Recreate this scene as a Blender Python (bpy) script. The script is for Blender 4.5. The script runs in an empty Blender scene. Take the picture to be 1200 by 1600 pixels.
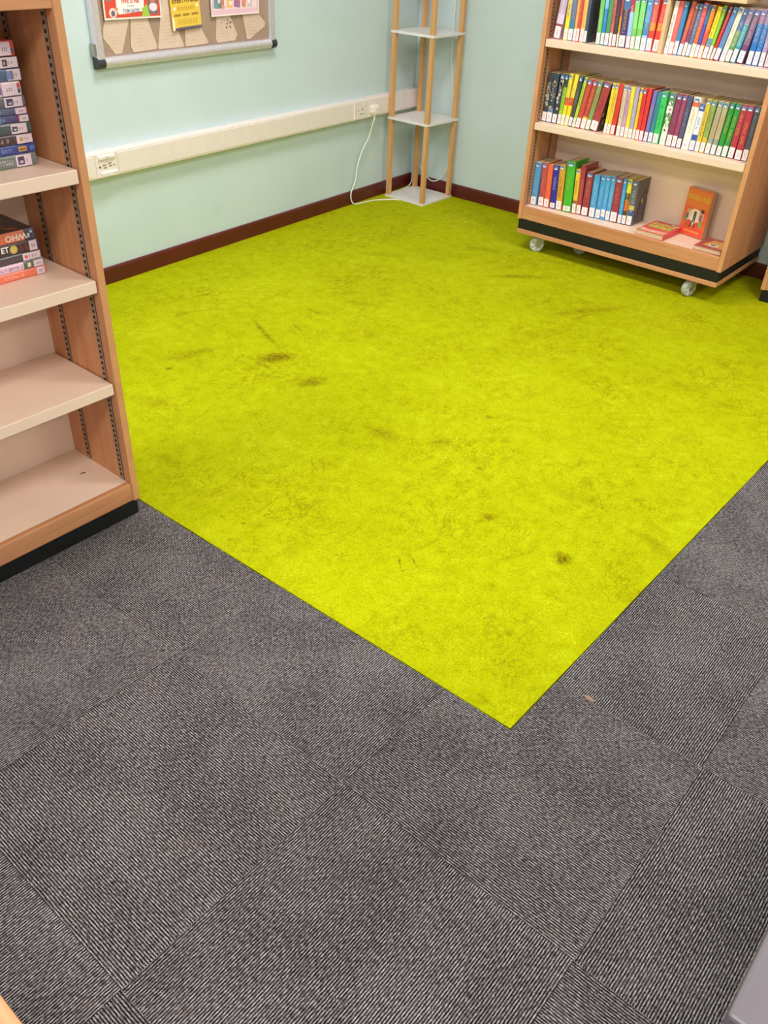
import bpy, bmesh, math, random
from mathutils import Vector, Matrix
random.seed(11)
PI = math.pi
scn = bpy.context.scene
COL = scn.collection

# ---------------------------------------------------------------- camera
cam_d = bpy.data.cameras.new('camera'); cam = bpy.data.objects.new('camera', cam_d); COL.objects.link(cam)
cam.location = (0.66, -0.742, 1.361)
cam.rotation_euler = (0.942, -0.040, 0.704)
cam_d.sensor_fit = 'VERTICAL'; cam_d.sensor_height = 36.0
cam_d.lens = 1317.663 / 1600.0 * 36.0
cam_d.clip_start = 0.02
scn.camera = cam

# ---------------------------------------------------------------- world, exposure, ceiling lamps' light
wd = bpy.data.worlds.new('world'); scn.world = wd; wd.use_nodes = True
wd.node_tree.nodes['Background'].inputs[0].default_value = (0.9, 0.95, 1.0, 1)
wd.node_tree.nodes['Background'].inputs[1].default_value = 0.15
scn.view_settings.view_transform = 'Standard'
scn.view_settings.look = 'None'
scn.view_settings.gamma = 1.0
scn.view_settings.use_curve_mapping = False
scn.view_settings.exposure = 0.0
CEIL = 2.62
LAMPS = [(x, y) for x in (-1.3, 0.7, 2.7) for y in (-3.2, -0.8, 1.6)]
LAMP_W = 31.0
for x, y in LAMPS:
    ld = bpy.data.lights.new('panel_light', 'AREA'); ld.shape = 'SQUARE'; ld.size = 0.58
    ld.energy = LAMP_W; ld.color = (1.0, 0.965, 0.93)
    lo = bpy.data.objects.new('panel_light', ld); lo.location = (x, y, CEIL - 0.032); COL.objects.link(lo)

# ---------------------------------------------------------------- helpers
def lin(c):
    r = []
    for v in c[:3]:
        v = v / 255.0
        r.append(v / 12.92 if v <= 0.04045 else ((v + 0.055) / 1.055) ** 2.4)
    return tuple(r) + (1.0,)

class N:
    """small node-graph helper"""
    def __init__(self, name):
        self.m = bpy.data.materials.new(name); self.m.use_nodes = True
        self.t = self.m.node_tree; self.b = self.t.nodes['Principled BSDF']
    def new(self, typ, **kw):
        n = self.t.nodes.new(typ)
        for k, v in kw.items(): setattr(n, k, v)
        return n
    def link(self, a, b): self.t.links.new(a, b)
    def val(self, sock, v):
        if hasattr(v, 'node') and hasattr(v, 'is_linked'): self.link(v, sock)
        else: sock.default_value = v
    def math(self, op, a, b=0.0, c=None, clamp=False):
        n = self.new('ShaderNodeMath', operation=op); n.use_clamp = clamp
        self.val(n.inputs[0], a); self.val(n.inputs[1], b)
        if c is not None: self.val(n.inputs[2], c)
        return n.outputs[0]
    def vmath(self, op, a, b):
        n = self.new('ShaderNodeVectorMath', operation=op)
        self.val(n.inputs[0], a); self.val(n.inputs[1], b)
        return n.outputs['Value'] if op in ('LENGTH', 'DISTANCE', 'DOT_PRODUCT') else n.outputs[0]
    def obj(self):
        return self.new('ShaderNodeTexCoord').outputs['Object']
    def mapping(self, vec, scale=(1, 1, 1), loc=(0, 0, 0), rot=(0, 0, 0)):
        n = self.new('ShaderNodeMapping'); self.link(vec, n.inputs[0])
        n.inputs['Scale'].default_value = scale; n.inputs['Location'].default_value = loc; n.inputs['Rotation'].default_value = rot
        return n.outputs[0]
    def noise(self, vec, scale, detail=3, rough=0.55, dist=0.0):
        n = self.new('ShaderNodeTexNoise'); self.link(vec, n.inputs['Vector'])
        n.inputs['Scale'].default_value = scale; n.inputs['Detail'].default_value = detail
        n.inputs['Roughness'].default_value = rough; n.inputs['Distortion'].default_value = dist
        return n.outputs['Fac']
    def maprange(self, v, a, b, c=0.0, d=1.0, smooth=False):
        n = self.new('ShaderNodeMapRange'); n.clamp = True
        if smooth: n.interpolation_type = 'SMOOTHSTEP'
        self.val(n.inputs[0], v); self.val(n.inputs[1], a); self.val(n.inputs[2], b); self.val(n.inputs[3], c); self.val(n.inputs[4], d)
        return n.outputs[0]
    def mix(self, f, a, b, mode='MIX'):
        n = self.new('ShaderNodeMix', data_type='RGBA', blend_type=mode)
        self.val(n.inputs[0], f); self.val(n.inputs[6], a); self.val(n.inputs[7], b)
        return n.outputs[2]
    def ramp(self, f, stops):
        n = self.new('ShaderNodeValToRGB'); self.link(f, n.inputs[0])
        e = n.color_ramp.elements
        while len(e) < len(stops): e.new(0.5)
        for i, (p, c) in enumerate(stops): e[i].position = p; e[i].color = c
        return n.outputs[0]
    def bump(self, h, strength=0.3, dist=0.002):
        n = self.new('ShaderNodeBump'); n.inputs['Strength'].default_value = strength; n.inputs['Distance'].default_value = dist
        self.link(h, n.inputs['Height']); self.link(n.outputs[0], self.b.inputs['Normal'])
    def base(self, c): self.val(self.b.inputs['Base Color'], c)
    def set(self, rough=None, metal=None, spec=None):
        if rough is not None: self.b.inputs['Roughness'].default_value = rough
        if metal is not None: self.b.inputs['Metallic'].default_value = metal
        if spec is not None: self.b.inputs['Specular IOR Level'].default_value = spec
        return self

def plain(name, c, rough=0.5, metal=0.0, spec=0.5, var=0.06, scale=30):
    g = N(name); n = g.noise(g.obj(), scale, 2)
    a = lin(c); f0 = 1 - var; f1 = 1 + var
    g.base(g.ramp(n, [(0.3, (a[0]*f0, a[1]*f0, a[2]*f0, 1)), (0.7, (min(1, a[0]*f1), min(1, a[1]*f1), min(1, a[2]*f1), 1))]))
    return g.set(rough, metal, spec).m

def beech(name, scale, cs=((186, 122, 80), (204, 142, 98), (217, 160, 115))):
    g = N(name); o = g.obj()
    n1 = g.noise(g.mapping(o, scale), 1.0, 4, 0.6, 0.6)
    n2 = g.noise(g.mapping(o, tuple(s * 6 for s in scale)), 1.0, 2, 0.5)
    f = g.math('ADD', g.math('MULTIPLY', n1, 0.7), g.math('MULTIPLY', n2, 0.3))
    g.base(g.ramp(f, [(0.30, lin(cs[0])), (0.5, lin(cs[1])), (0.72, lin(cs[2]))]))
    return g.set(0.42, 0, 0.4).m

M = {}
M['beech_v'] = beech('beech_vertical_grain', (26, 26, 1.6))
M['beech_h'] = beech('beech_long_grain', (1.6, 26, 26))
M['edge_v'] = plain('beech_edge_lipping', (214, 152, 104), 0.4, var=0.08, scale=12)
M['cream'] = plain('cream_laminate', (242, 213, 192), 0.38, var=0.03, scale=8)
M['edge_cream'] = plain('pale_wood_edge', (226, 194, 150), 0.45, var=0.05, scale=12)
M['black'] = plain('black_plinth_paint', (12, 12, 12), 0.55, var=0.2)
M['white_board'] = plain('white_board', (235, 230, 232), 0.35, var=0.03)
M['white_plastic'] = plain('white_plastic', (238, 226, 222), 0.32, var=0.02)
M['cord'] = plain('white_cord', (242, 240, 230), 0.4, var=0.02)
M['dark_hole'] = plain('dark_hole', (30, 24, 20), 0.7, var=0.1)
M['track'] = plain('dull_metal_track', (170, 146, 122), 0.42, 0.35, var=0.1, scale=200)
M['groove'] = plain('groove_shadow_brown', (96, 66, 44), 0.7, var=0.1)
M['alu'] = plain('brushed_aluminium', (222, 218, 226), 0.32, 0.45, var=0.05, scale=60)
M['cap'] = plain('dark_plastic_cap', (52, 54, 62), 0.45, var=0.08)
M['pages'] = plain('book_pages', (214, 188, 150), 0.85, var=0.1, scale=300)
M['felt'] = plain('tan_felt', (186, 158, 138), 0.95, var=0.08, scale=120)
M['paper'] = plain('aged_paper', (240, 214, 196), 0.8, var=0.05, scale=40)
M['caster'] = plain('caster_plastic', (176, 182, 172), 0.35, var=0.06, scale=80)
M['metal'] = plain('zinc_metal', (170, 170, 165), 0.35, 0.8, var=0.06)
M['grey_top'] = plain('grey_laminate', (98, 91, 98), 0.45, var=0.04, scale=14)
M['post'] = beech('pine_post', (40, 40, 2.5), ((200, 146, 92), (216, 164, 108), (228, 180, 126)))
M['ceiling'] = plain('ceiling_paint', (236, 234, 228), 0.9, var=0.02, scale=6)
M['subfloor'] = plain('dark_subfloor', (28, 25, 25), 0.9, var=0.1)
M['skirting'] = plain('oxblood_skirting', (92, 25, 24), 0.38, var=0.12, scale=9)
M['lint'] = plain('lint', (150, 120, 105), 0.9, var=0.1)
M['hair'] = plain('dark_splinter', (60, 40, 30), 0.8)

g = N('mint_wall_paint'); o = g.obj()
n = g.noise(o, 3.0, 4, 0.6); s = g.noise(o, 9.0, 3, 0.7)
c = g.ramp(n, [(0.3, lin((202, 219, 223))), (0.7, lin((209, 225, 229)))])
smudge = g.maprange(s, 0.60, 0.78, 0.0, 0.16)
g.base(g.mix(smudge, c, lin((168, 188, 182)))); g.set(0.55, 0, 0.35)
g.bump(g.noise(o, 240, 2), 0.08, 0.001); M['wall'] = g.m

g = N('lamp_diffuser'); g.base((1, 1, 1, 1))
g.b.inputs['Emission Color'].default_value = (1, 0.96, 0.9, 1); g.b.inputs['Emission Strength'].default_value = 3.0; M['diffuser'] = g.m

# books: colours come from the mesh's colour attribute
g = N('printed_cover'); a = g.new('ShaderNodeVertexColor', layer_name='Col')
n = g.noise(g.obj(), 220, 2)
g.base(g.mix(1.0, g.mix(g.maprange(n, 0.35, 0.7, 0.02, 0.22), a.outputs[0], g.mix(0.5, a.outputs[0], (0.5, 0.48, 0.45, 1))), (1.18, 1.18, 1.18, 1), 'MULTIPLY'))
g.set(0.32, 0, 0.5); M['print'] = g.m

# ribbed grey carpet tile, ribs run along the tile's own x axis
g = N('ribbed_grey_carpet'); o = g.obj(); sx = g.new('ShaderNodeSeparateXYZ'); g.link(o, sx.inputs[0])
wob = g.math('MULTIPLY', g.math('SUBTRACT', g.noise(g.mapping(o, (22, 22, 1)), 1.0, 2), 0.5), 0.0016)
ph = g.math('MULTIPLY', g.math('ADD', sx.outputs[1], wob), 2 * PI / 0.0046)
rib = g.math('MULTIPLY_ADD', g.math('SINE', ph), 0.5, 0.5)
fib = g.noise(g.mapping(o, (120, 330, 1)), 1.0, 3, 0.75)
big = g.noise(o, 5.0, 3, 0.6)
spec = g.noise(g.mapping(o, (260, 420, 1)), 1.0, 1, 0.5)
v = g.math('ADD', g.math('MULTIPLY', rib, 0.60), g.math('MULTIPLY', fib, 1.6))
v = g.math('ADD', v, g.math('MULTIPLY', big, 0.30))
c = g.ramp(g.math('MULTIPLY_ADD', v, 1.0, -0.75), [(0.20, lin((22, 19, 21))), (0.46, lin((68, 63, 65))), (0.68, lin((110, 104, 106))), (0.95, lin((186, 180, 181)))])
c = g.mix(g.maprange(spec, 0.66, 0.74, 0, 0.5), c, lin((190, 184, 182)))
c = g.mix(g.maprange(g.noise(o, 11, 2), 0.6, 0.75, 0, 0.22), c, lin((96, 78, 74)))
g.base(c); g.set(0.95, 0, 0.1); g.bump(g.math('ADD', rib, g.math('MULTIPLY', fib, 0.8)), 0.6, 0.0022); M['carpet'] = g.m

# lime carpet with its stains (object coordinates = room coordinates, metres)
STAINS = [  # x, y, half-length, half-width, angle, strength
    (-1.413,1.174,0.068,0.0372,65,0.94), (-1.399,1.101,0.060,0.0090,-5,0.66), (-1.608,1.299,0.139,0.0112,-23,0.66), (-1.629,1.308,0.092,0.0045,-29,0.44), (-1.188,1.130,0.053,0.0349,75,0.72),
    (-2.047,1.374,0.031,0.0081,73,0.72), (-2.087,1.382,0.017,0.0053,21,0.77), (-1.612,0.852,0.013,0.0101,45,0.95), (-1.954,1.183,0.037,0.0131,88,0.61), (-1.916,1.282,0.071,0.0053,59,0.44),
    (-1.649,0.986,0.096,0.0349,73,0.46), (-1.621,1.051,0.015,0.0142,12,0.55), (-1.542,1.416,0.037,0.0081,-17,0.66), (-1.608,1.576,0.043,0.0081,-4,0.50), (-1.241,2.523,0.138,0.0232,41,0.55),
    (-1.221,2.533,0.083,0.0090,49,0.66), (-0.826,2.381,0.172,0.0291,58,0.46), (-0.800,2.340,0.071,0.0121,79,0.44), (-0.778,1.038,0.065,0.0349,-3,0.46), (-0.621,1.125,0.039,0.0232,50,0.44),
    (-0.281,0.898,0.024,0.0232,27,0.66), (-0.043,0.882,0.022,0.0279,36,0.88), (-0.749,0.423,0.008,0.0045,23,0.95), (-0.811,0.405,0.009,0.0037,15,0.88), (-0.717,0.354,0.013,0.0081,31,0.50),
    (-0.466,0.503,0.021,0.0023,43,0.77), (-0.464,0.503,0.017,0.0023,-34,0.66), (-0.467,0.502,0.018,0.0019,-79,0.55), (-0.339,0.580,0.031,0.0030,-40,0.72), (-0.318,0.610,0.029,0.0030,-32,0.66),
    (-0.311,0.570,0.011,0.0023,64,0.55), (-0.343,0.622,0.008,0.0023,70,0.55), (0.086,0.348,0.010,0.0023,69,0.72), (0.099,0.351,0.011,0.0023,-34,0.72), (0.008,0.558,0.011,0.0101,-8,0.50),
    (-0.007,0.535,0.009,0.0037,-5,0.55), (-0.603,1.360,0.012,0.0101,23,0.77), (-0.747,1.319,0.009,0.0081,-5,0.55), (0.120,1.101,0.056,0.0232,-24,0.33), (-0.809,0.747,0.042,0.0037,-42,0.44),
    (-0.790,0.771,0.038,0.0037,-42,0.44), (-0.750,1.019,0.050,0.0081,-61,0.39), (-0.076,1.685,0.056,0.0349,21,0.28), (0.018,0.738,0.027,0.0045,2,0.44), (-0.446,1.088,0.010,0.0081,13,0.55),
    (-0.205,2.050,0.074,0.0349,23,0.24), (-1.518,1.783,0.094,0.0232,22,0.28), (-1.566,2.709,0.124,0.0349,23,0.31), (-1.853,2.301,0.137,0.0349,36,0.28), (-1.218,2.820,0.103,0.0349,19,0.28),
    (-1.465,0.662,0.073,0.0349,14,0.22), (-1.136,0.481,0.069,0.0232,10,0.22), (-0.162,1.159,0.106,0.0465,13,0.18), (0.172,0.858,0.025,0.0101,-25,0.33),
]
g = N('lime_green_carpet'); o = g.obj()
nb = g.noise(o, 2.2, 4, 0.65); nm = g.noise(o, 22, 4, 0.7, 0.4); nf = g.noise(o, 170, 3, 0.7); nff = g.noise(o, 420, 2, 0.6)
v = g.math('ADD', g.math('MULTIPLY', nm, 0.34), g.math('MULTIPLY', nf, 0.5)); v = g.math('ADD', v, g.math('MULTIPLY', nff, 0.5))
v = g.math('ADD', v, g.math('MULTIPLY', nb, 0.24))
c = g.ramp(g.math('MULTIPLY_ADD', v, 1.0, -0.29), [(0.30, lin((132, 131, 0))), (0.44, lin((165, 170, 0))), (0.58, lin((180, 187, 4))), (0.74, lin((216, 219, 58)))])
def wisp(sc, wdt, seed, dist):
    n = g.noise(g.mapping(o, (sc, sc * 0.6, 1), loc=(seed, seed * 2, 0), rot=(0, 0, 0.75)), 1.0, 6, 0.62, dist)
    return g.maprange(g.math('ABSOLUTE', g.math('SUBTRACT', n, 0.5)), 0.0, wdt, 1.0, 0.0)
patch = g.maprange(g.noise(o, 3.1, 5, 0.7), 0.42, 0.62)
wsp = g.math('MULTIPLY', g.math('MAXIMUM', wisp(9, 0.018, 3.0, 1.5), wisp(16, 0.022, 8.0, 1.0)), patch)
c = g.mix(g.math('MULTIPLY', wsp, 0.55), c, lin((120, 94, 2)))
scuff = g.math('MULTIPLY', g.maprange(g.noise(g.mapping(o, (14, 6, 1), rot=(0, 0, 0.7)), 1.0, 6, 0.78, 1.2), 0.55, 0.72), patch)
c = g.mix(g.math('MULTIPLY', scuff, 0.42), c, lin((136, 108, 4)))
wx = g.new('ShaderNodeTexNoise'); g.link(o, wx.inputs['Vector']); wx.inputs['Scale'].default_value = 34; wx.inputs['Detail'].default_value = 5; wx.inputs['Roughness'].default_value = 0.7
dv = g.new('ShaderNodeVectorMath', operation='SUBTRACT'); g.link(wx.outputs['Color'], dv.inputs[0]); dv.inputs[1].default_value = (0.5, 0.5, 0.5)
ds = g.new('ShaderNodeVectorMath', operation='SCALE'); g.link(dv.outputs[0], ds.inputs[0]); ds.inputs['Scale'].default_value = 0.03
wo = g.vmath('ADD', o, ds.outputs[0])
acc = None
for (x, y, a, b, ang, st) in STAINS:
    t = math.radians(ang)
    mp = g.new('ShaderNodeMapping', vector_type='TEXTURE'); g.link(wo, mp.inputs[0])
    mp.inputs['Location'].default_value = (x, y, 0); mp.inputs['Rotation'].default_value = (0, 0, t); mp.inputs['Scale'].default_value = (a, b, 1000)
    d = g.vmath('LENGTH', mp.outputs[0], (0, 0, 0))
    s = g.maprange(d, 1.5, 0.15, 0.0, st, True)
    acc = s if acc is None else g.math('MAXIMUM', acc, s)
acc = g.math('MULTIPLY', acc, g.maprange(g.noise(o, 55, 5, 0.75, 0.8), 0.36, 0.62, 0.15, 1.15))
c = g.mix(acc, c, lin((98, 62, 4)))
g.base(c); g.set(0.95, 0, 0.08); g.bump(g.math('ADD', nf, g.math('MULTIPLY', nff, 0.6)), 0.55, 0.003); M['lime'] = g.m

class MB:
    """collects faces; build() links them as one mesh object"""
    def __init__(self): self.v = []; self.f = []; self.c = []; self.cur = None
    def col(self, c): self.cur = lin(c); return self
    def face(self, pts, c=None):
        i = len(self.v); self.v += [tuple(p) for p in pts]; self.f.append(tuple(range(i, i + len(pts)))); self.c.append(lin(c) if c else self.cur)
        return self
    def box(self, x0, x1, y0, y1, z0, z1, c=None):
        p = [(x0, y0, z0), (x1, y0, z0), (x1, y1, z0), (x0, y1, z0), (x0, y0, z1), (x1, y0, z1), (x1, y1, z1), (x0, y1, z1)]
        i = len(self.v); self.v += p
        for q in ((3, 2, 1, 0), (4, 5, 6, 7), (0, 1, 5, 4), (1, 2, 6, 5), (2, 3, 7, 6), (3, 0, 4, 7)):
            self.f.append(tuple(i + k for k in q)); self.c.append(lin(c) if c else self.cur)
        return self
    def prism(self, poly, a, b, f, c=None):
        """poly: 2-D outline; f(u, v, w) -> 3-D point; w runs a..b"""
        n = len(poly)
        self.face([f(u, v, b) for u, v in poly], c); self.face([f(u, v, a) for u, v in reversed(poly)], c)
        for k in range(n):
            (u0, v0), (u1, v1) = poly[k], poly[(k + 1) % n]
            self.face([f(u0, v0, a), f(u1, v1, a), f(u1, v1, b), f(u0, v0, b)], c)
        return self
    def tube(self, pts, r, n=8, caps=True):
        pts = [Vector(p) for p in pts]; rr = r if isinstance(r, (list, tuple)) else [r] * len(pts)
        t = (pts[1] - pts[0]).normalized(); up = Vector((0, 0, 1)) if abs(t.z) < 0.9 else Vector((1, 0, 0))
        nrm = t.cross(up).normalized(); base = len(self.v)
        for k, p in enumerate(pts):
            if k == 0: t = (pts[1] - p).normalized()
            elif k == len(pts) - 1: t = (p - pts[k - 1]).normalized()
            else: t = (pts[k + 1] - pts[k - 1]).normalized()
            nrm = (nrm - t * nrm.dot(t)).normalized(); bi = t.cross(nrm)
            for j in range(n):
                a = 2 * PI * j / n; self.v.append(tuple(p + (nrm * math.cos(a) + bi * math.sin(a)) * rr[k]))
        for k in range(len(pts) - 1):
            for j in range(n):
                a = base + k * n + j; b = base + k * n + (j + 1) % n
                self.f.append((a, b, b + n, a + n)); self.c.append(self.cur)
        if caps:
            self.f.append(tuple(base + j for j in reversed(range(n)))); self.c.append(self.cur)
            e = base + (len(pts) - 1) * n; self.f.append(tuple(e + j for j in range(n))); self.c.append(self.cur)
        return self
    def mesh(self, name, bevel=0.0, smooth=False):
        me = bpy.data.meshes.new(name); me.from_pydata(self.v, [], self.f)
        if any(c is not None for c in self.c):
            at = me.color_attributes.new('Col', 'FLOAT_COLOR', 'CORNER'); k = 0
            for i, f in enumerate(self.f):
                cc = self.c[i] or (0.5, 0.5, 0.5, 1)
                for _ in f: at.data[k].color = cc; k += 1
        bm = bmesh.new(); bm.from_mesh(me)
        bmesh.ops.recalc_face_normals(bm, faces=bm.faces)
        if bevel > 0: bmesh.ops.bevel(bm, geom=list(bm.edges), offset=bevel, segments=2, profile=0.5, affect='EDGES', clamp_overlap=True)
        bm.to_mesh(me); bm.free()
        if smooth:
            for p in me.polygons: p.use_smooth = True
        me.update()
        return me
    def build(self, name, mat, parent=None, bevel=0.0, smooth=False):
        return link(name, self.mesh(name, bevel, smooth), mat, parent)

def link(name, me, mat, parent=None):
    if mat and not me.materials: me.materials.append(M[mat] if isinstance(mat, str) else mat)
    ob = bpy.data.objects.new(name, me); COL.objects.link(ob)
    if parent: ob.parent = parent
    return ob
def thing(name, label, cat, loc=(0, 0, 0), rz=0.0, group=None):
    e = bpy.data.objects.new(name, None); e.empty_display_size = 0.05; COL.objects.link(e)
    e.location = loc; e.rotation_euler = (0, 0, rz); e['label'] = label; e['category'] = cat
    if group: e['group'] = group
    return e
def tag(o, label, cat, group=None):
    o['label'] = label; o['category'] = cat
    if group: o['group'] = group
    return o
def struct(o, label=None):
    o['kind'] = 'structure'
    if label: o['label'] = label
    return o
def bx(name, mat, parent, x0, x1, y0, y1, z0, z1, bevel=0.0015):
    return MB().box(x0, x1, y0, y1, z0, z1).build(name, mat, parent, bevel)

def text_mesh(s, size, c, bold=0.0):
    """lettering as a mesh lying in XY, centred, with a colour attribute"""
    cu = bpy.data.curves.new('lettering', 'FONT'); cu.body = s; cu.size = size; cu.align_x = 'CENTER'; cu.align_y = 'CENTER'
    cu.extrude = 0.00015; cu.offset = bold; cu.resolution_u = 2
    ob = bpy.data.objects.new('lettering', cu); COL.objects.link(ob)
    dg = bpy.context.evaluated_depsgraph_get(); dg.update()
    me = bpy.data.meshes.new_from_object(ob.evaluated_get(dg)); bpy.data.objects.remove(ob)
    at = me.color_attributes.new('Col', 'FLOAT_COLOR', 'CORNER'); cc = lin(c)
    for d in at.data: d.color = cc
    me.materials.clear()
    return me
def frame(ex, ey, ez, o):
    m = Matrix.Identity(4)
    for i in range(3): m[i][0] = ex[i]; m[i][1] = ey[i]; m[i][2] = ez[i]; m[i][3] = o[i]
    return m

# ================================================================ the room
WX, TW, WY = -2.361, -0.053, 3.343           # left wall x = WX + TW*y, back wall y = WY
RZL = math.atan(0.053)
def onwall(y, z=0.0): return (WX + TW * y, y, z)
def gx(y): return 0.163 + 0.010 * y          # right edge of the lime carpet
def gy(x): return 0.320 + 0.018 * x          # near edge of the lime carpet
XR, YF = 4.2, -4.2
CY = 0.320 + 0.018 * 0.1662; CX = gx(CY)

floor = struct(MB().box(-3.0, XR + .1, YF - .1, WY + .1, -0.12, -0.007).build('floor', 'subfloor'), 'floor slab under the grey carpet tiles')
wl = MB(); a0, a1 = YF - .1, WY + .1
wl.prism([(WX + TW * a0, a0), (WX + TW * a1, a1), (WX + TW * a1 - .12, a1), (WX + TW * a0 - .12, a0)], -0.12, CEIL + .1, lambda u, v, w: (u, v, w))
struct(wl.build('wall_left', 'wall'), 'pale mint painted wall with the notice board')
struct(MB().box(-2.6, XR + .1, WY, WY + .12, -0.12, CEIL + .1).build('wall_back', 'wall'), 'pale mint painted wall behind the wheeled bookcase')
struct(MB().box(XR, XR + .12, YF, WY, -0.12, CEIL + .1).build('wall_right', 'wall'))
struct(MB().box(-2.6, XR, YF - .12, YF, -0.12, CEIL + .1).build('wall_front', 'wall'))
struct(MB().box(-2.75, XR + .12, YF - .12, WY + .12, CEIL, CEIL + .1).build('ceiling', 'ceiling'))
# skirtings, 67 mm high with a rounded top
prof = [(0, 0.0), (.013, 0.0), (.013, .060), (.010, .066), (.004, .068), (0, .068)]
sk = MB(); y0, y1 = YF, WY
sk.prism(prof, y0, y1 + .004, lambda u, v, w: (WX + TW * w + u, w, v))
struct(sk.build('baseboard_left', 'skirting'), 'dark oxblood skirting along the notice board wall')
sk = MB(); sk.prism(prof, -2.53, XR, lambda u, v, w: (w, WY - u, v))
struct(sk.build('baseboard_back', 'skirting'), 'dark oxblood skirting behind the wheeled bookcase')

# lime carpet in the corner
lc = MB(); XL0 = lambda y: WX + TW * y + 0.004
lc.prism([(XL0(gy(-2.37)), gy(-2.37) + .0022), (CX - .0022, CY + .0022), (gx(WY - .004) - .0022, WY - .004), (XL0(WY - .004), WY - .004)], -0.0065, 0.0006, lambda u, v, w: (u, v, w))
tag(lc.build('lime_carpet', 'lime'), 'stained bright lime green carpet laid across the corner of the room', 'carpet')

# grey carpet tiles on a half metre grid, ribs quarter-turned tile by tile
def tile_poly(i, j):
    x0, x1, y0, y1 = i * .5, i * .5 + .5, j * .5, j * .5 + .5
    if x0 >= gx(y0): return [(x0, y0), (x1, y0), (x1, y1), (x0, y1)]
    if y1 <= gy(x0): return [(x0, y0), (x1, y0), (x1, y1), (x0, y1)]
    if x1 <= CX:                                     # cut by the near edge only
        if y0 >= gy(x0): return None
        return [(x0, y0), (x1, y0), (x1, gy(x1)), (x0, gy(x0))]
    if y0 >= CY:                                     # cut by the right edge only
        return [(gx(y0), y0), (x1, y0), (x1, y1), (gx(y1), y1)]
    return [(x0, y0), (x1, y0), (x1, y1), (gx(y1), y1), (CX, CY), (x0, gy(x0))]
rt = random.Random(5); full = {}
for i in range(-5, 5):
    for j in range(-5, 7):
        if i > 2 and j > 2: continue
        p = tile_poly(i, j)
        if not p: continue
        cx, cy = i * .5 + .25, j * .5 + .25; turn = (i + j) % 2
        q = []
        mx = sum(u for u, v in p) / len(p); my = sum(v for u, v in p) / len(p)
        for u, v in p:
            u = u + math.copysign(.0003, mx - u) - cx; v = v + math.copysign(.0002, my - v) - cy
            q.append((v, -u) if turn else (u, v))
        key = len(p) == 4 and abs(p[0][0] - i * .5) < 1e-9 and abs(p[2][1] - j * .5 - .5) < 1e-9 and abs(p[3][1] - j * .5 - .5) < 1e-9 and abs(p[3][0] - i * .5) < 1e-9
        if key and turn in full: me = full[turn]
        else:
            b = MB(); b.prism(q, -0.0065, 0.0, lambda u, v, w: (u, v, w)); me = b.mesh('carpet_tile')
            me.materials.append(M['carpet'])
            if key: full[turn] = me
        t = link('carpet_tile', me, None, floor); t.location = (cx, cy, rt.uniform(-.0002, .0003)); t.rotation_euler = (0, 0, PI / 2 * turn)

# ceiling light panels
for k, (x, y) in enumerate(LAMPS):
    row = ('near', 'middle', 'far')[k % 3]; colm = ('left', 'centre', 'right')[k // 3]
    t = thing('ceiling_light', 'square white ceiling light panel, %s row, %s column' % (row, colm), 'ceiling light', (x, y, CEIL), 0, 'ceiling light panels')
    f = MB()
    f.box(-.31, .31, -.31, -.29, -.03, 0).box(-.31, .31, .29, .31, -.03, 0).box(-.31, -.29, -.29, .29, -.03, 0).box(.29, .31, -.29, .29, -.03, 0)
    f.build('frame', 'alu', t)
    MB().box(-.29, .29, -.29, .29, -.022, -.012).build('diffuser', 'diffuser', t)

# ================================================================ bookcases
def track(parent, side, x, y, z0, z1, skip=()):
    """slotted steel strip let into a side panel; side = +1 when the panel lies at larger x"""
    s = side
    xs = sorted((x, x - s * .0012))
    t = MB().box(xs[0], xs[1], y - .0085, y + .0085, z0, z1).build('shelf_track', 'track', parent)
    m = MB(); z = z0 + .012
    xs = sorted((x - s * .0010, x - s * .0020))
    while z < z1 - .008:
        m.box(xs[0], xs[1], y - .0035, y + .0035, z, z + .0065); z += .0145
    m.build('track_slots', 'dark_hole', t)['kind'] = 'stuff'
    m = MB()
    m.box(*sorted((x, x - s * .0016)), y - .0104, y - .0090, z0, z1)
    m.build('track_groove', 'groove', t)

def bookcase(root, w, d, zb, zt, bottom, shelves, back, th=.019, thick=.029, sides=(1, 1), plinth=None, inset=.006):
    """front faces local -y at y = 0; x runs 0..w seen from the front, left to right"""
    for s, x0 in ((-1, 0.0), (1, w - th)):
        p = bx('side_panel', 'beech_v', root, x0, x0 + th, .0012, d, zb, zt, .0012)
        MB().box(x0 + .0005, x0 + th - .0005, 0, .0016, zb + .0006, zt - .0006).build('edge_lipping', 'edge_v', p)
        xi = th + .0001 if s < 0 else w - th - .0001
        for yy in (.038, back - .068):
            track(p, s, xi, yy, bottom + .001, zt - .047)
    bx('back_panel', 'cream', root, th, w - th, back, back + .012, zb, zt - .02, .0008)
    bs = bx('bottom_shelf', 'cream', root, th, w - th, .019, back, bottom - .02, bottom - .001, .001)
    bx('front_rail', 'beech_h', root, th, w - th, .0015, .019, zb + .002, bottom + .0008, .0022)
    for z in shelves:
        bx('shelf', 'cream', root, th + .003, w - th - .003, .004, back - .002, z - thick, z, .0022)
    bx('top_board', 'beech_h', root, th, w - th, .0015, d, zt - .045, zt, .0015)
    if plinth: bx('plinth', 'black', root, .006, w - .006, inset, d - .006, 0.0, zb, .001)

# left bookcase: front looks along +x
t = thing('bookcase', 'tall beech bookcase with cream shelves and two lying book stacks', 'bookcase', (-.985, -.65, 0), PI / 2)
bookcase(t, .922, .275, .046, 1.216, .099, (.390, .647, .884), .255, plinth=True, th=.0185)
LB = t
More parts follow.
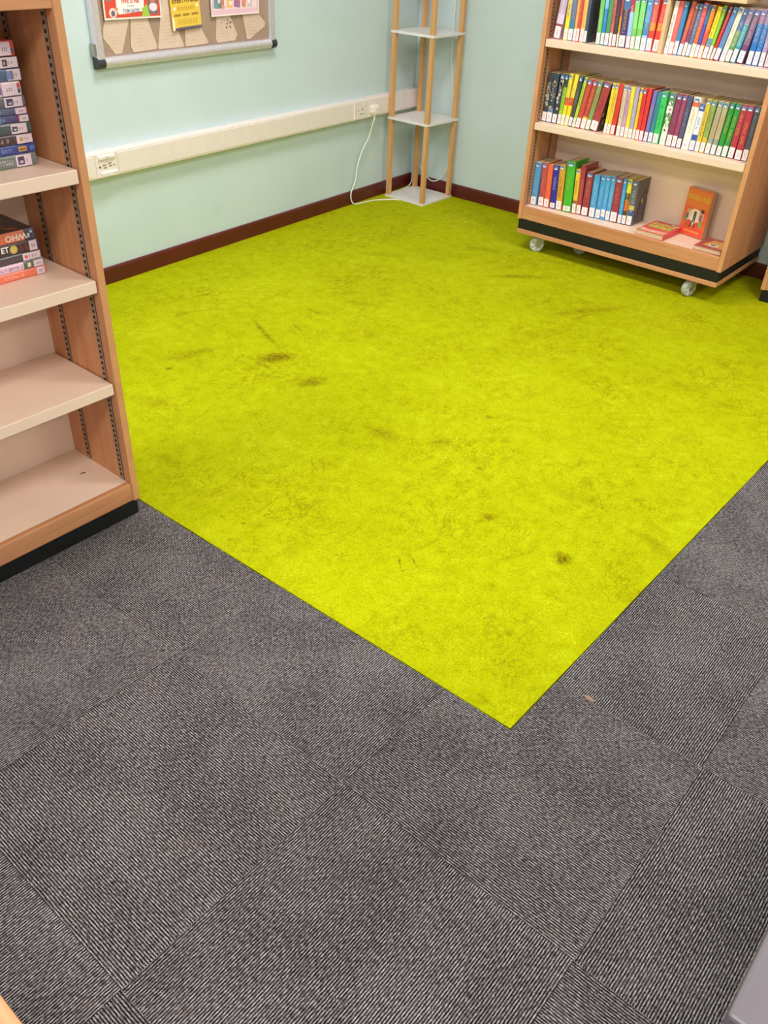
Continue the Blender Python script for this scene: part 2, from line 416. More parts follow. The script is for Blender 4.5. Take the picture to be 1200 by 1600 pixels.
# wheeled bookcase: front looks along -y
XB, YB = -1.475, 2.84
t = thing('wheeled_bookcase', 'beech bookcase on casters with three rows of colourful paperbacks', 'bookcase', (XB, YB, 0))
bookcase(t, 1.013, .49, .146, 1.56, .205, (.574, .905, 1.262), .240, th=.0195)
bx('plinth_band', 'black', t, .006, 1.007, .004, .486, .100, .146, .001)
bx('base_board', 'beech_h', t, .006, 1.010, 0.0, .49, .080, .100, .0015)
for (px, py, pz) in ((1.013, .09, .19), (1.013, .40, .20), (1.013, .40, .42)):
    m = MB(); m.tube([(px - .001, py, pz), (px + .0018, py, pz)], .005, 10); m.build('fixing_cap', 'edge_v', t)
def caster(parent, x, y, ang):
    """twin-cheek swivel caster, axle along local x of a turned frame"""
    ca, sa = math.cos(ang), math.sin(ang)
    T = lambda u, v, z: (x + u * ca - v * sa, y + u * sa + v * ca, z)
    m = MB()
    m.prism([(-.021, -.021), (.021, -.021), (.021, .021), (-.021, .021)], .0765, .080, lambda u, v, w: T(u, v + .018, w))
    m.tube([T(0, .018, .066), T(0, .018, .0775)], .014, 14)
    for s in (-1, 1):
        m.prism([(.026, .066), (.034, .060), (.008, .026), (-.006, .028), (-.008, .040), (.004, .068)], s * .0160 - .0012, s * .0160 + .0012, lambda u, v, w: T(w, u, v))
    m.prism([(.002, .062), (.032, .062), (.032, .067), (.002, .067)], -.0165, .0165, lambda u, v, w: T(w, u, v))
    f = m.build('caster', 'metal', parent)
    w = MB(); n = 28; rad = [(.0125, .012), (.0125, .0295), (.0105, .0335), (.0, .0345), (-.0105, .0335), (-.0125, .0295), (-.0125, .012)]
    for a in range(n):
        a0, a1 = 2 * PI * a / n, 2 * PI * (a + 1) / n
        for (u0, r0), (u1, r1) in zip(rad, rad[1:]):
            w.face([T(u0, r0 * math.cos(a0), .035 + r0 * math.sin(a0)), T(u1, r1 * math.cos(a0), .035 + r1 * math.sin(a0)), T(u1, r1 * math.cos(a1), .035 + r1 * math.sin(a1)), T(u0, r0 * math.cos(a1), .035 + r0 * math.sin(a1))])
    wo = w.build('wheel', 'caster', f, smooth=False)
    h = MB()
    for s in (-1, 1):
        h.tube([T(s * .009, 0, .035), T(s * .0105, 0, .035)], .0125, 20)
    for s in (-1, 1):
        for k in range(6):
            an = PI / 3 * k
            h.prism([(.010, -.0018), (.029, -.0018), (.029, .0018), (.010, .0018)], .0118, .0135, lambda u, v, q: T(s * q, u * math.cos(an) - v * math.sin(an), .035 + u * math.sin(an) + v * math.cos(an)))
    h.build('hub', 'white_plastic', f)
    MB().tube([T(-.0185, 0, .035), T(.0185, 0, .035)], .0042, 10).build('axle', 'metal', f)
caster(t, .102, .040, math.radians(-52))
caster(t, .885, .036, math.radians(-22))
caster(t, .272, .165, math.radians(-35)); caster(t, .13, .43, math.radians(20)); caster(t, .885, .43, math.radians(-60))
WB = t
# the next bookcase on the same wall
t = thing('bookcase', 'beech bookcase with black plinth cut off by the right frame edge', 'bookcase', (-.342, 3.052, 0))
bookcase(t, .92, .272, .052, 1.56, .105, (.42, .74, 1.06), .252, plinth=True)

# ================================================================ books
def glyphs(b, x0, x1, z0, z1, y, c, rnd, step=.0062):
    """unreadable little print along the spine"""
    z = z0; xm = (x0 + x1) / 2; hw = (x1 - x0) / 2
    while z < z1 - step * .8:
        if rnd.random() < .86:
            l = step * rnd.uniform(.5, .78)
            k = rnd.random()
            b.face([(xm - hw, y, z), (xm + hw, y, z), (xm + hw, y, z + l * .34), (xm - hw, y, z + l * .34)], c)
            if k < .6: b.face([(xm - hw, y, z + l * .34), (xm - hw * .3, y, z + l * .34), (xm - hw * .3, y, z + l), (xm - hw, y, z + l)], c)
            if k > .35: b.face([(xm + hw * .35, y, z + l * .34), (xm + hw, y, z + l * .34), (xm + hw, y, z + l), (xm + hw * .35, y, z + l)], c)
        z += step
def make_book(root, w, h, d, bands, tc, rnd, xo=0.0, board=None, label=(.004, .036), tint=(240, 224, 226), genre=True, title=(.42, .86), blotch=None):
    """spine on local y = 0 facing -y, thickness x = xo..xo+w, height z = 0..h, depth y = 0..d"""
    main = bands[-1][1] if len(bands) == 1 else max(bands, key=lambda q: q[0] - (bands[bands.index(q) - 1][0] if bands.index(q) else 0))[1]
    bc = board or main; t = .0011
    b = MB(); P = [(0, .0022), (w * .16, .0004), (w * .5, 0), (w * .84, .0004), (w, .0022)]
    z0 = 0.0
    for fr, c in bands:
        z1 = h * fr
        for (u0, v0), (u1, v1) in zip(P, P[1:]):
            b.face([(xo + u0, v0, z0), (xo + u1, v1, z0), (xo + u1, v1, z1), (xo + u0, v0, z1)], c)
        z0 = z1
    for zz in (0, h):
        b.face([(xo + u, v, zz) for u, v in P] + [(xo + w, .0034, zz), (xo, .0034, zz)], bc)
    b.box(xo, xo + t, .0022, d, 0, h, bc); b.box(xo + w - t, xo + w, .0022, d, 0, h, bc)
    if blotch:
        for _ in range(14):
            zc = rnd.uniform(.24, .86) * h; s = rnd.uniform(.004, .010)
            xm = xo + w * rnd.uniform(.3, .7); hw = min(w * .28, s)
            b.face([(xm + hw * math.cos(a) * rnd.uniform(.7, 1.1), -.0004, zc + s * math.sin(a) * rnd.uniform(.7, 1.1)) for a in (0, .9, 1.8, 2.7, 3.6, 4.5, 5.4)], blotch)
    b.build('cover', 'print', root)
    MB().box(xo + t, xo + w - t, .003, d - .0018, .0012, h - .0012).build('page_block', 'pages', root)
    pr = MB()
    tc = tuple(.7 * a + .3 * b for a, b in zip(tc, main))
    glyphs(pr, xo + w * .32, xo + w * .68, h * title[0], h * title[1], -.0005, tc, rnd, rnd.uniform(.0040, .0062))
    if genre:
        pr.face([(xo + w * .14, -.0005, h * .90), (xo + w * .86, -.0005, h * .90), (xo + w * .86, -.0005, h * .975), (xo + w * .14, -.0005, h * .975)], (92, 124, 178))
        pr.face([(xo + w * .22, -.0007, h * .905), (xo + w * .74, -.0007, h * .905), (xo + w * .70, -.0007, h * .93), (xo + w * .26, -.0007, h * .935)], (226, 230, 240))
    if pr.f: pr.build('spine_lettering', 'print', root)['kind'] = 'stuff'
    if label:
        s = MB(); a, e = label
        s.face([(xo + w * .06, -.0007, a), (xo + w * .94, -.0007, a), (xo + w * .94, -.0007, e), (xo + w * .06, -.0007, e)], tint)
        for k in range(3):
            zc = a + (e - a) * (.28 + .16 * k)
            s.face([(xo + w * .34, -.0009, zc), (xo + w * (.56 + .12 * rnd.random()), -.0009, zc), (xo + w * .62, -.0009, zc + .0017), (xo + w * .34, -.0009, zc + .0017)], (128, 116, 124))
        s.build('spine_label', 'print', root)
ORD = ['first', 'second', 'third', 'fourth', 'fifth', 'sixth', 'seventh', 'eighth', 'ninth', 'tenth', 'eleventh', 'twelfth', 'thirteenth', 'fourteenth', 'fifteenth', 'sixteenth', 'seventeenth', 'eighteenth', 'nineteenth', 'twentieth']
def ordinal(n):
    if n <= 20: return ORD[n - 1]
    if n == 30: return 'thirtieth'
    if n == 40: return 'fortieth'
    return {2: 'twenty', 3: 'thirty', 4: 'forty'}[n // 10] + '-' + ORD[n % 10 - 1]
# x left, x right, lean (degrees), height, spine y, colour words, spine bands (upper fraction, colour), print colour
BOOKS = {
'bottom': [
 (-1.4525,-1.4206,0.0,0.192,2.899,'sky blue',[(1,(70,145,200))],(150,190,225)),
 (-1.4133,-1.3831,-2.1,0.193,2.906,'dusty red',[(1,(176,66,70))],(205,130,120)),
 (-1.3827,-1.3559,-2.1,0.190,2.908,'orange red',[(1,(226,90,52))],(240,150,90)),
 (-1.3520,-1.3235,-3.2,0.192,2.913,'deep blue',[(1,(22,14,150))],(200,200,230)),
 (-1.3226,-1.2918,-3.3,0.200,2.917,'mustard yellow',[(1,(205,150,36))],(110,80,30)),
 (-1.2850,-1.2425,-3.6,0.223,2.918,'bright green',[(1,(56,172,28))],(150,200,40)),
 (-1.2374,-1.2169,-3.4,0.195,2.921,'yellow and brown',[(0.3,(150,80,40)),(1,(226,186,40))],(120,70,30)),
 (-1.2165,-1.1949,-3.4,0.216,2.928,'crimson',[(1,(160,44,62))],(215,150,130)),
 (-1.1922,-1.1589,-1.6,0.191,2.929,'dark crimson',[(1,(146,36,50))],(210,150,120)),
 (-1.1543,-1.1253,-2.0,0.186,2.932,'mid blue',[(1,(66,152,204))],(170,215,235)),
 (-1.1249,-1.0991,-1.2,0.190,2.939,'mid blue',[(1,(60,148,206))],(170,215,235)),
 (-1.0973,-1.0755,-1.6,0.193,2.938,'mid blue',[(1,(64,154,210))],(170,215,235)),
 (-1.0751,-1.0534,-1.6,0.194,2.943,'mid blue',[(1,(74,156,206))],(170,215,235)),
 (-1.0515,-1.0173,-2.0,0.193,2.944,'crimson',[(1,(150,34,56))],(220,140,100)),
 (-1.0151,-0.9959,-2.6,0.193,2.948,'bright blue',[(1,(40,150,208))],(180,220,240)),
 (-0.9944,-0.9744,-2.1,0.195,2.948,'yellow black and red',[(0.3,(60,40,30)),(0.55,(190,60,20)),(0.7,(40,40,40)),(1,(225,215,50))],(240,200,40)),
 (-0.9740,-0.9474,-1.5,0.193,2.953,'navy',[(0.35,(50,80,140)),(0.45,(200,180,60)),(1,(90,95,110))],(225,225,235)),
],
'middle': [
 (-1.4525,-1.4290,1.9,0.199,2.897,'black and bone white',[(1,(44,48,62))],(190,185,175)),
 (-1.4283,-1.3998,2.1,0.199,2.895,'dark teal',[(0.3,(60,110,170)),(1,(28,52,74))],(170,150,120)),
 (-1.3988,-1.3752,3.6,0.202,2.896,'black and bone white',[(1,(40,44,56))],(205,190,185)),
 (-1.3716,-1.3543,2.6,0.202,2.896,'green and black',[(0.75,(150,200,40)),(1,(40,50,40))],(60,90,30)),
 (-1.3514,-1.3352,3.1,0.207,2.892,'yellow with a red spot',[(0.4,(240,215,20)),(0.55,(222,40,24)),(1,(238,214,60))],(120,170,180)),
 (-1.3348,-1.3161,5.1,0.207,2.897,'yellow with a red spot',[(0.4,(238,212,20)),(0.55,(225,40,24)),(1,(236,212,60))],(120,170,180)),
 (-1.3139,-1.2968,6.1,0.206,2.896,'dark grey',[(1,(60,66,66))],(150,170,160)),
 (-1.2944,-1.2794,7.5,0.204,2.894,'lime green',[(1,(172,205,44))],(50,70,20)),
 (-1.2775,-1.2553,8.5,0.200,2.892,'brick red',[(1,(190,56,50))],(225,120,100)),
 (-1.2549,-1.2313,8.5,0.198,2.897,'brick red and yellow',[(0.25,(235,190,50)),(1,(178,60,48))],(230,190,60)),
 (-1.2284,-1.2074,8.3,0.198,2.895,'olive green',[(1,(128,150,78))],(190,70,60)),
 (-1.2068,-1.1710,9.6,0.197,2.896,'deep red',[(1,(166,42,48))],(120,30,36)),
 (-1.1389,-1.1247,1.3,0.198,2.897,'yellow',[(1,(232,208,40))],(150,150,40)),
 (-1.1235,-1.1084,1.4,0.199,2.896,'golden yellow',[(1,(230,190,60))],(170,110,60)),
 (-1.1065,-1.0876,1.7,0.199,2.898,'scarlet',[(1,(216,44,36))],(180,30,30)),
 (-1.0766,-1.0588,-0.8,0.198,2.894,'beige',[(1,(206,188,160))],(170,150,120)),
 (-1.0577,-1.0415,-1.0,0.196,2.897,'mauve',[(1,(196,150,190))],(120,60,120)),
 (-1.0387,-1.0223,-1.7,0.196,2.895,'lemon yellow',[(1,(230,212,40))],(200,170,40)),
 (-1.0219,-1.0033,-1.7,0.197,2.898,'lavender grey',[(1,(166,156,190))],(220,215,225)),
 (-1.0014,-0.9882,-1.1,0.197,2.897,'golden yellow',[(1,(240,200,40))],(200,120,40)),
 (-0.9848,-0.9689,-1.0,0.198,2.893,'scarlet',[(1,(220,40,40))],(180,20,20)),
 (-0.9675,-0.9504,-0.4,0.199,2.893,'scarlet',[(1,(222,44,38))],(180,20,20)),
 (-0.9474,-0.9309,0.7,0.195,2.893,'lavender blue',[(1,(116,106,186))],(220,170,90)),
 (-0.9295,-0.9103,0.4,0.191,2.898,'teal',[(1,(34,132,142))],(60,90,150)),
 (-0.9070,-0.8818,-0.1,0.198,2.895,'bright green',[(1,(44,190,92))],(20,120,60)),
 (-0.8762,-0.8513,0.5,0.199,2.896,'white and green',[(0.35,(240,225,205)),(0.6,(60,140,60)),(0.75,(235,230,228)),(1,(70,140,80))],(245,240,230)),
 (-0.8466,-0.8228,1.4,0.198,2.894,'plum',[(1,(130,42,82))],(170,120,150)),
 (-0.8219,-0.8019,1.3,0.198,2.895,'plum',[(1,(150,52,98))],(190,130,160)),
 (-0.8002,-0.7803,1.3,0.197,2.894,'slate blue',[(1,(74,76,112))],(170,170,200)),
 (-0.7773,-0.7479,2.1,0.197,2.894,'cream',[(0.82,(246,234,218)),(0.92,(232,88,40)),(1,(246,234,218))],(150,140,130)),
 (-0.7460,-0.7230,1.8,0.176,2.896,'blue and white',[(0.35,(36,72,180)),(0.85,(225,225,235)),(1,(60,90,170))],(40,70,170)),
 (-0.7211,-0.7023,1.3,0.198,2.896,'yellow and brown',[(0.2,(228,168,34)),(0.9,(212,186,50)),(1,(190,170,50))],(130,70,60)),
 (-0.7006,-0.6805,1.4,0.196,2.897,'olive',[(0.3,(206,178,50)),(1,(140,164,80))],(150,80,80)),
 (-0.6776,-0.6573,2.4,0.197,2.896,'grey and orange',[(0.3,(146,156,142)),(1,(170,164,130))],(232,128,44)),
 (-0.6550,-0.6344,2.2,0.196,2.898,'grey and orange',[(0.3,(140,150,138)),(1,(176,168,130))],(230,122,44)),
 (-0.6305,-0.6101,2.6,0.197,2.897,'green and gold',[(1,(24,140,42))],(236,200,40)),
 (-0.6080,-0.5860,2.7,0.197,2.898,'green and gold',[(1,(28,142,46))],(238,196,40)),
 (-0.5815,-0.5572,1.8,0.197,2.896,'crimson and gold',[(1,(172,36,58))],(214,190,90)),
 (-0.5514,-0.5248,0.2,0.199,2.893,'crimson and gold',[(1,(176,36,56))],(214,190,90)),
 (-0.5240,-0.5009,0.0,0.199,2.897,'slate grey',[(1,(72,78,96))],(130,140,160)),
],
'top': [
 (-1.4414,-1.4089,4.7,0.185,2.881,'lilac and white',[(0.3,(150,70,90)),(0.5,(215,200,230)),(1,(190,165,200))],(245,240,245)),
 (-1.3931,-1.3732,0.1,0.184,2.880,'yellow',[(0.5,(246,222,50)),(1,(214,196,110))],(110,80,40)),
 (-1.3700,-1.3469,-0.8,0.185,2.879,'teal blue',[(0.4,(44,126,170)),(1,(104,112,150))],(120,150,190)),
 (-1.3462,-1.3318,-0.9,0.180,2.881,'orange',[(1,(232,160,80))],(240,220,150)),
 (-1.3303,-1.3172,-1.3,0.185,2.879,'red',[(1,(206,60,56))],(230,180,170)),
 (-1.3168,-1.2980,-1.3,0.179,2.885,'tan yellow',[(1,(242,196,98))],(170,110,40)),
 (-1.2972,-1.2830,-0.9,0.181,2.884,'dark navy',[(1,(66,70,100))],(120,110,130)),
 (-1.2369,-1.2183,-2.9,0.180,2.882,'pale green',[(1,(110,188,96))],(230,240,200)),
 (-1.2179,-1.2012,-2.5,0.185,2.886,'bright blue',[(0.7,(20,126,206)),(1,(120,190,236))],(150,210,240)),
 (-1.1983,-1.1791,-2.4,0.183,2.882,'leaf green',[(1,(66,142,86))],(110,180,110)),
 (-1.1776,-1.1644,-2.7,0.184,2.882,'coral and black',[(1,(206,92,96))],(70,50,60)),
 (-1.1640,-1.1471,-2.8,0.185,2.885,'black',[(1,(50,48,52))],(190,90,80)),
 (-1.1467,-1.1389,-2.8,0.182,2.889,'orange yellow',[(0.6,(236,176,50)),(1,(190,70,90))],(200,60,110)),
 (-1.1382,-1.1081,-1.9,0.180,2.890,'purple',[(0.75,(70,40,110)),(1,(70,110,170))],(236,214,60)),
 (-1.1024,-1.0833,-3.5,0.183,2.885,'blue and red',[(0.25,(226,70,40)),(0.7,(150,190,236)),(1,(180,40,70))],(236,236,246)),
 (-1.0820,-1.0638,-3.9,0.180,2.885,'mint green',[(0.4,(120,196,90)),(1,(130,216,126))],(236,220,60)),
 (-1.0634,-1.0414,-2.4,0.183,2.888,'mint green',[(0.4,(120,196,90)),(1,(130,216,126))],(226,180,60)),
 (-1.0393,-1.0167,-1.0,0.178,2.887,'sky blue',[(0.3,(180,200,236)),(0.55,(70,130,190)),(1,(90,160,226))],(220,220,120)),
 (-1.0163,-0.9922,-0.9,0.181,2.892,'red and orange',[(0.4,(232,60,50)),(0.55,(240,150,40)),(1,(238,90,84))],(246,190,170)),
 (-0.9892,-0.9643,2.2,0.185,2.893,'red and orange',[(0.4,(232,60,50)),(0.55,(240,150,40)),(1,(238,90,84))],(246,190,170)),
 (-0.9552,-0.9383,2.0,0.200,2.893,'DIV',[],None),
 (-0.9379,-0.9205,2.3,0.182,2.891,'white',[(1,(232,228,222))],(80,80,80)),
 (-0.9201,-0.9003,2.4,0.183,2.892,'salmon pink',[(1,(236,100,100))],(240,160,140)),
 (-0.8999,-0.8824,2.4,0.182,2.893,'blue',[(1,(44,132,190))],(110,180,220)),
 (-0.8813,-0.8639,5.3,0.186,2.894,'red brown',[(0.2,(90,140,170)),(0.5,(200,80,90)),(1,(206,90,50))],(240,170,90)),
 (-0.8623,-0.8483,4.9,0.181,2.894,'purple and olive',[(0.25,(160,180,50)),(0.5,(130,60,110)),(1,(150,80,80))],(220,120,130)),
 (-0.8478,-0.8314,4.9,0.180,2.895,'steel blue',[(1,(84,120,160))],(210,210,220)),
 (-0.8298,-0.8119,4.5,0.186,2.893,'orange and yellow',[(0.25,(246,220,40)),(0.55,(226,96,40)),(1,(226,90,96))],(240,190,120)),
 (-0.8115,-0.7974,4.4,0.182,2.895,'red and blue',[(0.2,(220,50,40)),(0.65,(50,70,180)),(1,(50,110,160))],(120,150,220)),
 (-0.7957,-0.7804,4.4,0.181,2.892,'orange and yellow',[(0.25,(246,220,40)),(0.55,(226,80,80)),(1,(240,140,40))],(240,190,90)),
 (-0.7800,-0.7617,6.5,0.178,2.896,'yellow pink and blue',[(0.25,(200,70,100)),(0.4,(80,160,200)),(1,(240,222,40))],(80,80,30)),
 (-0.7605,-0.7478,6.9,0.183,2.897,'lime green',[(1,(140,196,52))],(180,220,110)),
 (-0.7454,-0.7344,9.7,0.183,2.894,'red',[(0.6,(222,40,40)),(1,(200,70,84))],(240,120,120)),
 (-0.7340,-0.7143,10.7,0.183,2.897,'blue',[(0.12,(200,90,120)),(1,(90,136,196))],(170,120,150)),
 (-0.7090,-0.6902,9.2,0.184,2.897,'cream',[(1,(244,228,204))],(150,130,110)),
 (-0.6892,-0.6698,9.0,0.178,2.900,'green',[(0.3,(90,150,70)),(0.6,(130,160,100)),(1,(80,110,160))],(235,235,220)),
 (-0.6664,-0.6471,8.1,0.183,2.897,'teal',[(0.3,(30,140,160)),(0.7,(80,164,180)),(1,(170,130,160))],(230,240,240)),
 (-0.6437,-0.6192,7.1,0.180,2.903,'purple',[(0.35,(112,60,116)),(1,(130,100,130))],(230,200,215)),
 (-0.6060,-0.5848,3.0,0.183,2.901,'royal blue',[(0.4,(20,110,196)),(0.75,(70,120,190)),(1,(170,110,150))],(210,225,245)),
 (-0.5820,-0.5610,2.3,0.181,2.901,'royal blue',[(0.4,(20,110,196)),(0.75,(70,120,190)),(1,(150,140,170))],(210,225,245)),
 (-0.5575,-0.5389,1.3,0.181,2.901,'lilac grey',[(1,(170,150,190))],(225,215,230)),
 (-0.5368,-0.5183,0.7,0.180,2.904,'purple and white',[(0.5,(170,110,180)),(1,(200,170,200))],(240,240,245)),
],
}
SHELFZ = {'bottom': .2055, 'middle': .5745, 'top': .9055}
rb = random.Random(21)
for sh, rows in BOOKS.items():
    k = 0; z = SHELFZ[sh]
    for (x0, x1, lean, h, y, desc, bands, tc) in rows:
        if desc == 'DIV': continue
        k += 1; th = math.radians(lean)
        w = (x1 - x0) * math.cos(th) - .0005
        nm = {'bottom': 'bottom', 'middle': 'middle', 'top': 'upper'}[sh]
        root = thing('paperback_book', "%s paperback, %s from the left on the wheeled bookcase's %s shelf" % (desc, ordinal(k), nm), 'book', (x1 if lean >= 0 else x0, y, z), 0, 'paperbacks on the %s shelf of the wheeled bookcase' % nm)
        root.rotation_euler = (0, th, 0)
        board = None; blotch = None; lab = (.003, .003 + rb.uniform(.034, .042))
        if sh == 'bottom' and k == 17: board = (74, 70, 70)
        if sh == 'bottom' and k == 12: lab = (.014, .046)
        if sh == 'bottom' and k in (4, 6): lab = (.004, .026)
        if sh == 'middle' and k == 12: board = (52, 34, 34)
        if sh == 'middle' and k in (1, 2, 3): blotch = tc
        if sh == 'middle' and k == 26: blotch = (245, 240, 230)
        if sh == 'middle' and k == 30: lab = (.006, .03)
        if sh == 'top' and k == 7: board = (48, 54, 80)
        if sh == 'top': lab = (lab[0], lab[1] + .004)
        make_book(root, w, h, rb.uniform(.121, .128), bands, tc, rb, -w if lean >= 0 else 0.0, board, lab, genre=rb.random() < .75, blotch=blotch, title=(.30 if rb.random() < .5 else .44, rb.uniform(.74, .88)))
        if sh == 'bottom' and k == 17:
            c = MB(); X = w + .0009
            def blob(cy, cz, ry, rz, col, off=0.0, n=12):
                c.face([(X + off, cy + ry * math.cos(2 * PI * i / n), cz + rz * math.sin(2 * PI * i / n)) for i in range(n)], col)
            blob(.098, .085, .016, .062, (14, 10, 12)); blob(.086, .090, .012, .050, (74, 70, 70), .0005); blob(.062, .066, .020, .026, (48, 42, 70), .0010); blob(.066, .100, .008, .012, (196, 150, 50), .0014)
            blob(.116, .11, .004, .012, (190, 190, 205), .0005); c.face([(X, .02, .006), (X, .07, .006), (X, .07, .05), (X, .02, .05)], (44, 40, 66))
            c.build('cover_picture', 'print', root)
        if sh == 'middle' and k == 12:
            c = MB(); rr = random.Random(4)
            for _ in range(26):
                cy, cz, s = rr.uniform(.015, .11), rr.uniform(.03, .17), rr.uniform(.003, .009)
                c.face([(.0005, cy + s * math.cos(a) * rr.uniform(.5, 1.2), cz + s * math.sin(a) * rr.uniform(.5, 1.2)) for a in (0, 1.05, 2.1, 3.15, 4.2, 5.25)], rr.choice([(190, 170, 150), (120, 60, 50), (90, 110, 60), (210, 190, 170)]))
            c.build('cover_picture', 'print', root)
        if sh == 'top' and k == 7:
            c = MB(); rr = random.Random(8)
            for _ in range(10):
                cy, cz, s = rr.uniform(.02, .11), rr.uniform(.01, .05), rr.uniform(.004, .009)
                c.face([(w + .0004, cy + s * math.cos(a), cz + s * math.sin(a) * rr.uniform(.5, 1.)) for a in (0, 1.05, 2.1, 3.15, 4.2, 5.25)], rr.choice([(150, 110, 60), (90, 80, 110), (60, 60, 70)]))
            c.build('cover_picture', 'print', root)

# pale L-shaped divider among the books of the upper shelf
t = thing('shelf_divider', 'pale wooden L shaped divider standing between books on the upper shelf', 'divider', (-.9552, 2.872, .9055))
bx('upright', 'edge_cream', t, 0, .0150, 0, .13, 0, .197, .001)
bx('top_board', 'edge_cream', t, 0, .312, -.012, .13, .197, .216, .001)

# three books shown face out on the bottom shelf
def lying(name, label, x, y, rz, w, l, th, cover, z=.2055):
    """book lying flat: spine on the right, cover up; w along x, l along y"""
    t = thing(name, label, 'book', (x, y, z), rz)
    b = MB(); k = .0012
    b.box(0, w, 0, l, 0, k, cover); b.box(0, w, 0, l, th - k, th, cover); b.box(w - .0015, w, 0, l, k, th - k, cover)
    b.build('cover', 'print', t)
    MB().box(.0015, w - .0015, .0015, l - .0015, k, th - k).build('page_block', 'pages', t)
    return t
t = lying('paperback_book', 'red paperback with green lettering lying flat on the bottom shelf', -.882, 2.868, math.radians(-2), .130, .185, .022, (206, 44, 44))
rr = random.Random(9); c = MB(); Z = .0223
c.face([(.004, .004, Z), (.126, .004, Z), (.126, .05, Z), (.09, .045, Z), (.05, .04, Z), (.004, .05, Z)], (226, 150, 128))
for row, (yy, n, hh) in enumerate(((.125, 7, .032), (.078, 8, .036))):
    for i in range(n):
        xx = .012 + i * (.108 / n); s = rr.uniform(.9, 1.15); q = .0002
        c.face([(xx, yy, Z + q), (xx + .0105, yy + rr.uniform(-.004, .004), Z + q), (xx + .0125, yy + hh * s, Z + q), (xx + .002, yy + hh * s * .9, Z + q)], (150, 200, 50) if (i + row) % 3 else (186, 216, 80))
        c.face([(xx + .004, yy + .008, Z + .0004), (xx + .007, yy + .008, Z + .0004), (xx + .008, yy + .02, Z + .0004), (xx + .005, yy + .02, Z + .0004)], (190, 50, 40))
for (xx, yy) in ((.095, .168), (.118, .160), (.02, .03), (.07, .022)):
    c.face([(xx + .009 * math.cos(a), yy + .006 * math.sin(a), Z + .0003) for a in (0, .9, 1.8, 2.7, 3.6, 4.5, 5.4)], (244, 214, 206))
c.build('cover_print', 'print', t)
t = lying('paperback_book', 'dull crimson and gold paperback lying by the right side panel', -.612, 2.866, math.radians(-1.5), .122, .150, .0175, (166, 62, 66))
c = MB(); Z = .0178
c.face([(.022, .036, Z), (.118, .026, Z), (.118, .10, Z), (.10, .128, Z), (.04, .122, Z)], (222, 160, 66))
c.face([(.066 + .036 * math.cos(a) * .6, .052 + .02 * math.sin(a), Z + .0002) for a in [i * .5236 for i in range(12)]], (226, 214, 200))
c.face([(.062 + .02 * math.cos(a) * .6, .056 + .011 * math.sin(a), Z + .0004) for a in [i * .5236 for i in range(12)]], (96, 96, 120))
for i in range(5): c.face([(.03 + i * .017, .12, Z), (.042 + i * .017, .12, Z), (.042 + i * .017, .138, Z), (.03 + i * .017, .138, Z)], (190, 90, 70))
c.build('cover_print', 'print', t)

t = thing('paperback_book', 'orange paperback standing face out between two lying books', 'book', (-.756, 3.036, .2068), math.radians(-14))
t.rotation_euler = (math.radians(-2), 0, math.radians(-14))
bw_, bh_, bt_ = .125, .196, .034
b = MB(); b.box(0, bw_, 0, .0012, 0, bh_, (224, 92, 40)); b.box(0, bw_, bt_ - .0012, bt_, 0, bh_, (150, 96, 70)); b.box(0, .0015, .0012, bt_ - .0012, 0, bh_, (226, 130, 90))
b.build('cover', 'print', t)
MB().box(.0015, bw_ - .003, .0012, bt_ - .0012, .001, bh_ - .001).build('page_block', 'pages', t)
c = MB(); Y = -.0004
def el(cx, cz, rx, rz_, col, o=0.0, n=14): c.face([(cx + rx * math.cos(2 * PI * i / n), Y - o, cz + rz_ * math.sin(2 * PI * i / n)) for i in range(n)], col)
c.face([(.004, Y, .12), (.121, Y, .12), (.121, Y, .19), (.004, Y, .19)], (222, 116, 36)); c.face([(.004, Y, .004), (.121, Y, .004), (.121, Y, .034), (.004, Y, .034)], (226, 70, 40))
el(.062, .082, .036, .034, (236, 214, 190), .0002); el(.030, .085, .012, .024, (226, 190, 160), .0003); el(.094, .086, .014, .026, (220, 150, 130), .0003)
el(.062, .098, .007, .009, (60, 60, 54), .0006); c.face([(.054, Y - .0006, .092), (.070, Y - .0006, .092), (.068, Y - .0006, .066), (.056, Y - .0006, .066)], (70, 96, 76))
c.face([(.055, Y - .0006, .067), (.061, Y - .0006, .067), (.050, Y - .0006, .036), (.045, Y - .0006, .037)], (52, 40, 36)); c.face([(.063, Y - .0006, .067), (.068, Y - .0006, .067), (.073, Y - .0006, .036), (.067, Y - .0006, .036)], (52, 40, 36))
el(.096, .112, .008, .009, (56, 50, 46), .0006); el(.028, .104, .007, .008, (196, 150, 110), .0006); el(.024, .082, .006, .013, (80, 96, 130), .0006); el(.094, .084, .006, .016, (110, 90, 120), .0006)
el(.020, .068, .008, .011, (110, 140, 60), .0006); el(.098, .058, .010, .016, (146, 150, 50), .0006); el(.040, .056, .014, .010, (206, 70, 50), .0005); el(.082, .052, .012, .012, (210, 60, 46), .0004); el(.034, .04, .018, .010, (190, 80, 30), .0003)
glyphs_x = []
for i in range(9): c.face([(.026 + i * .009, Y - .0004, .016), (.031 + i * .009, Y - .0004, .016), (.031 + i * .009, Y - .0004, .024), (.026 + i * .009, Y - .0004, .024)], (240, 170, 80))
c.build('cover_picture', 'print', t)
tm = text_mesh('DEAD KID', .026, (214, 176, 36), .0006); o = link('cover_title', tm, 'print', t)
o.matrix_local = frame((1, 0, 0), (0, 0, 1), (0, -1, 0), (.063, Y - .0004, .160))

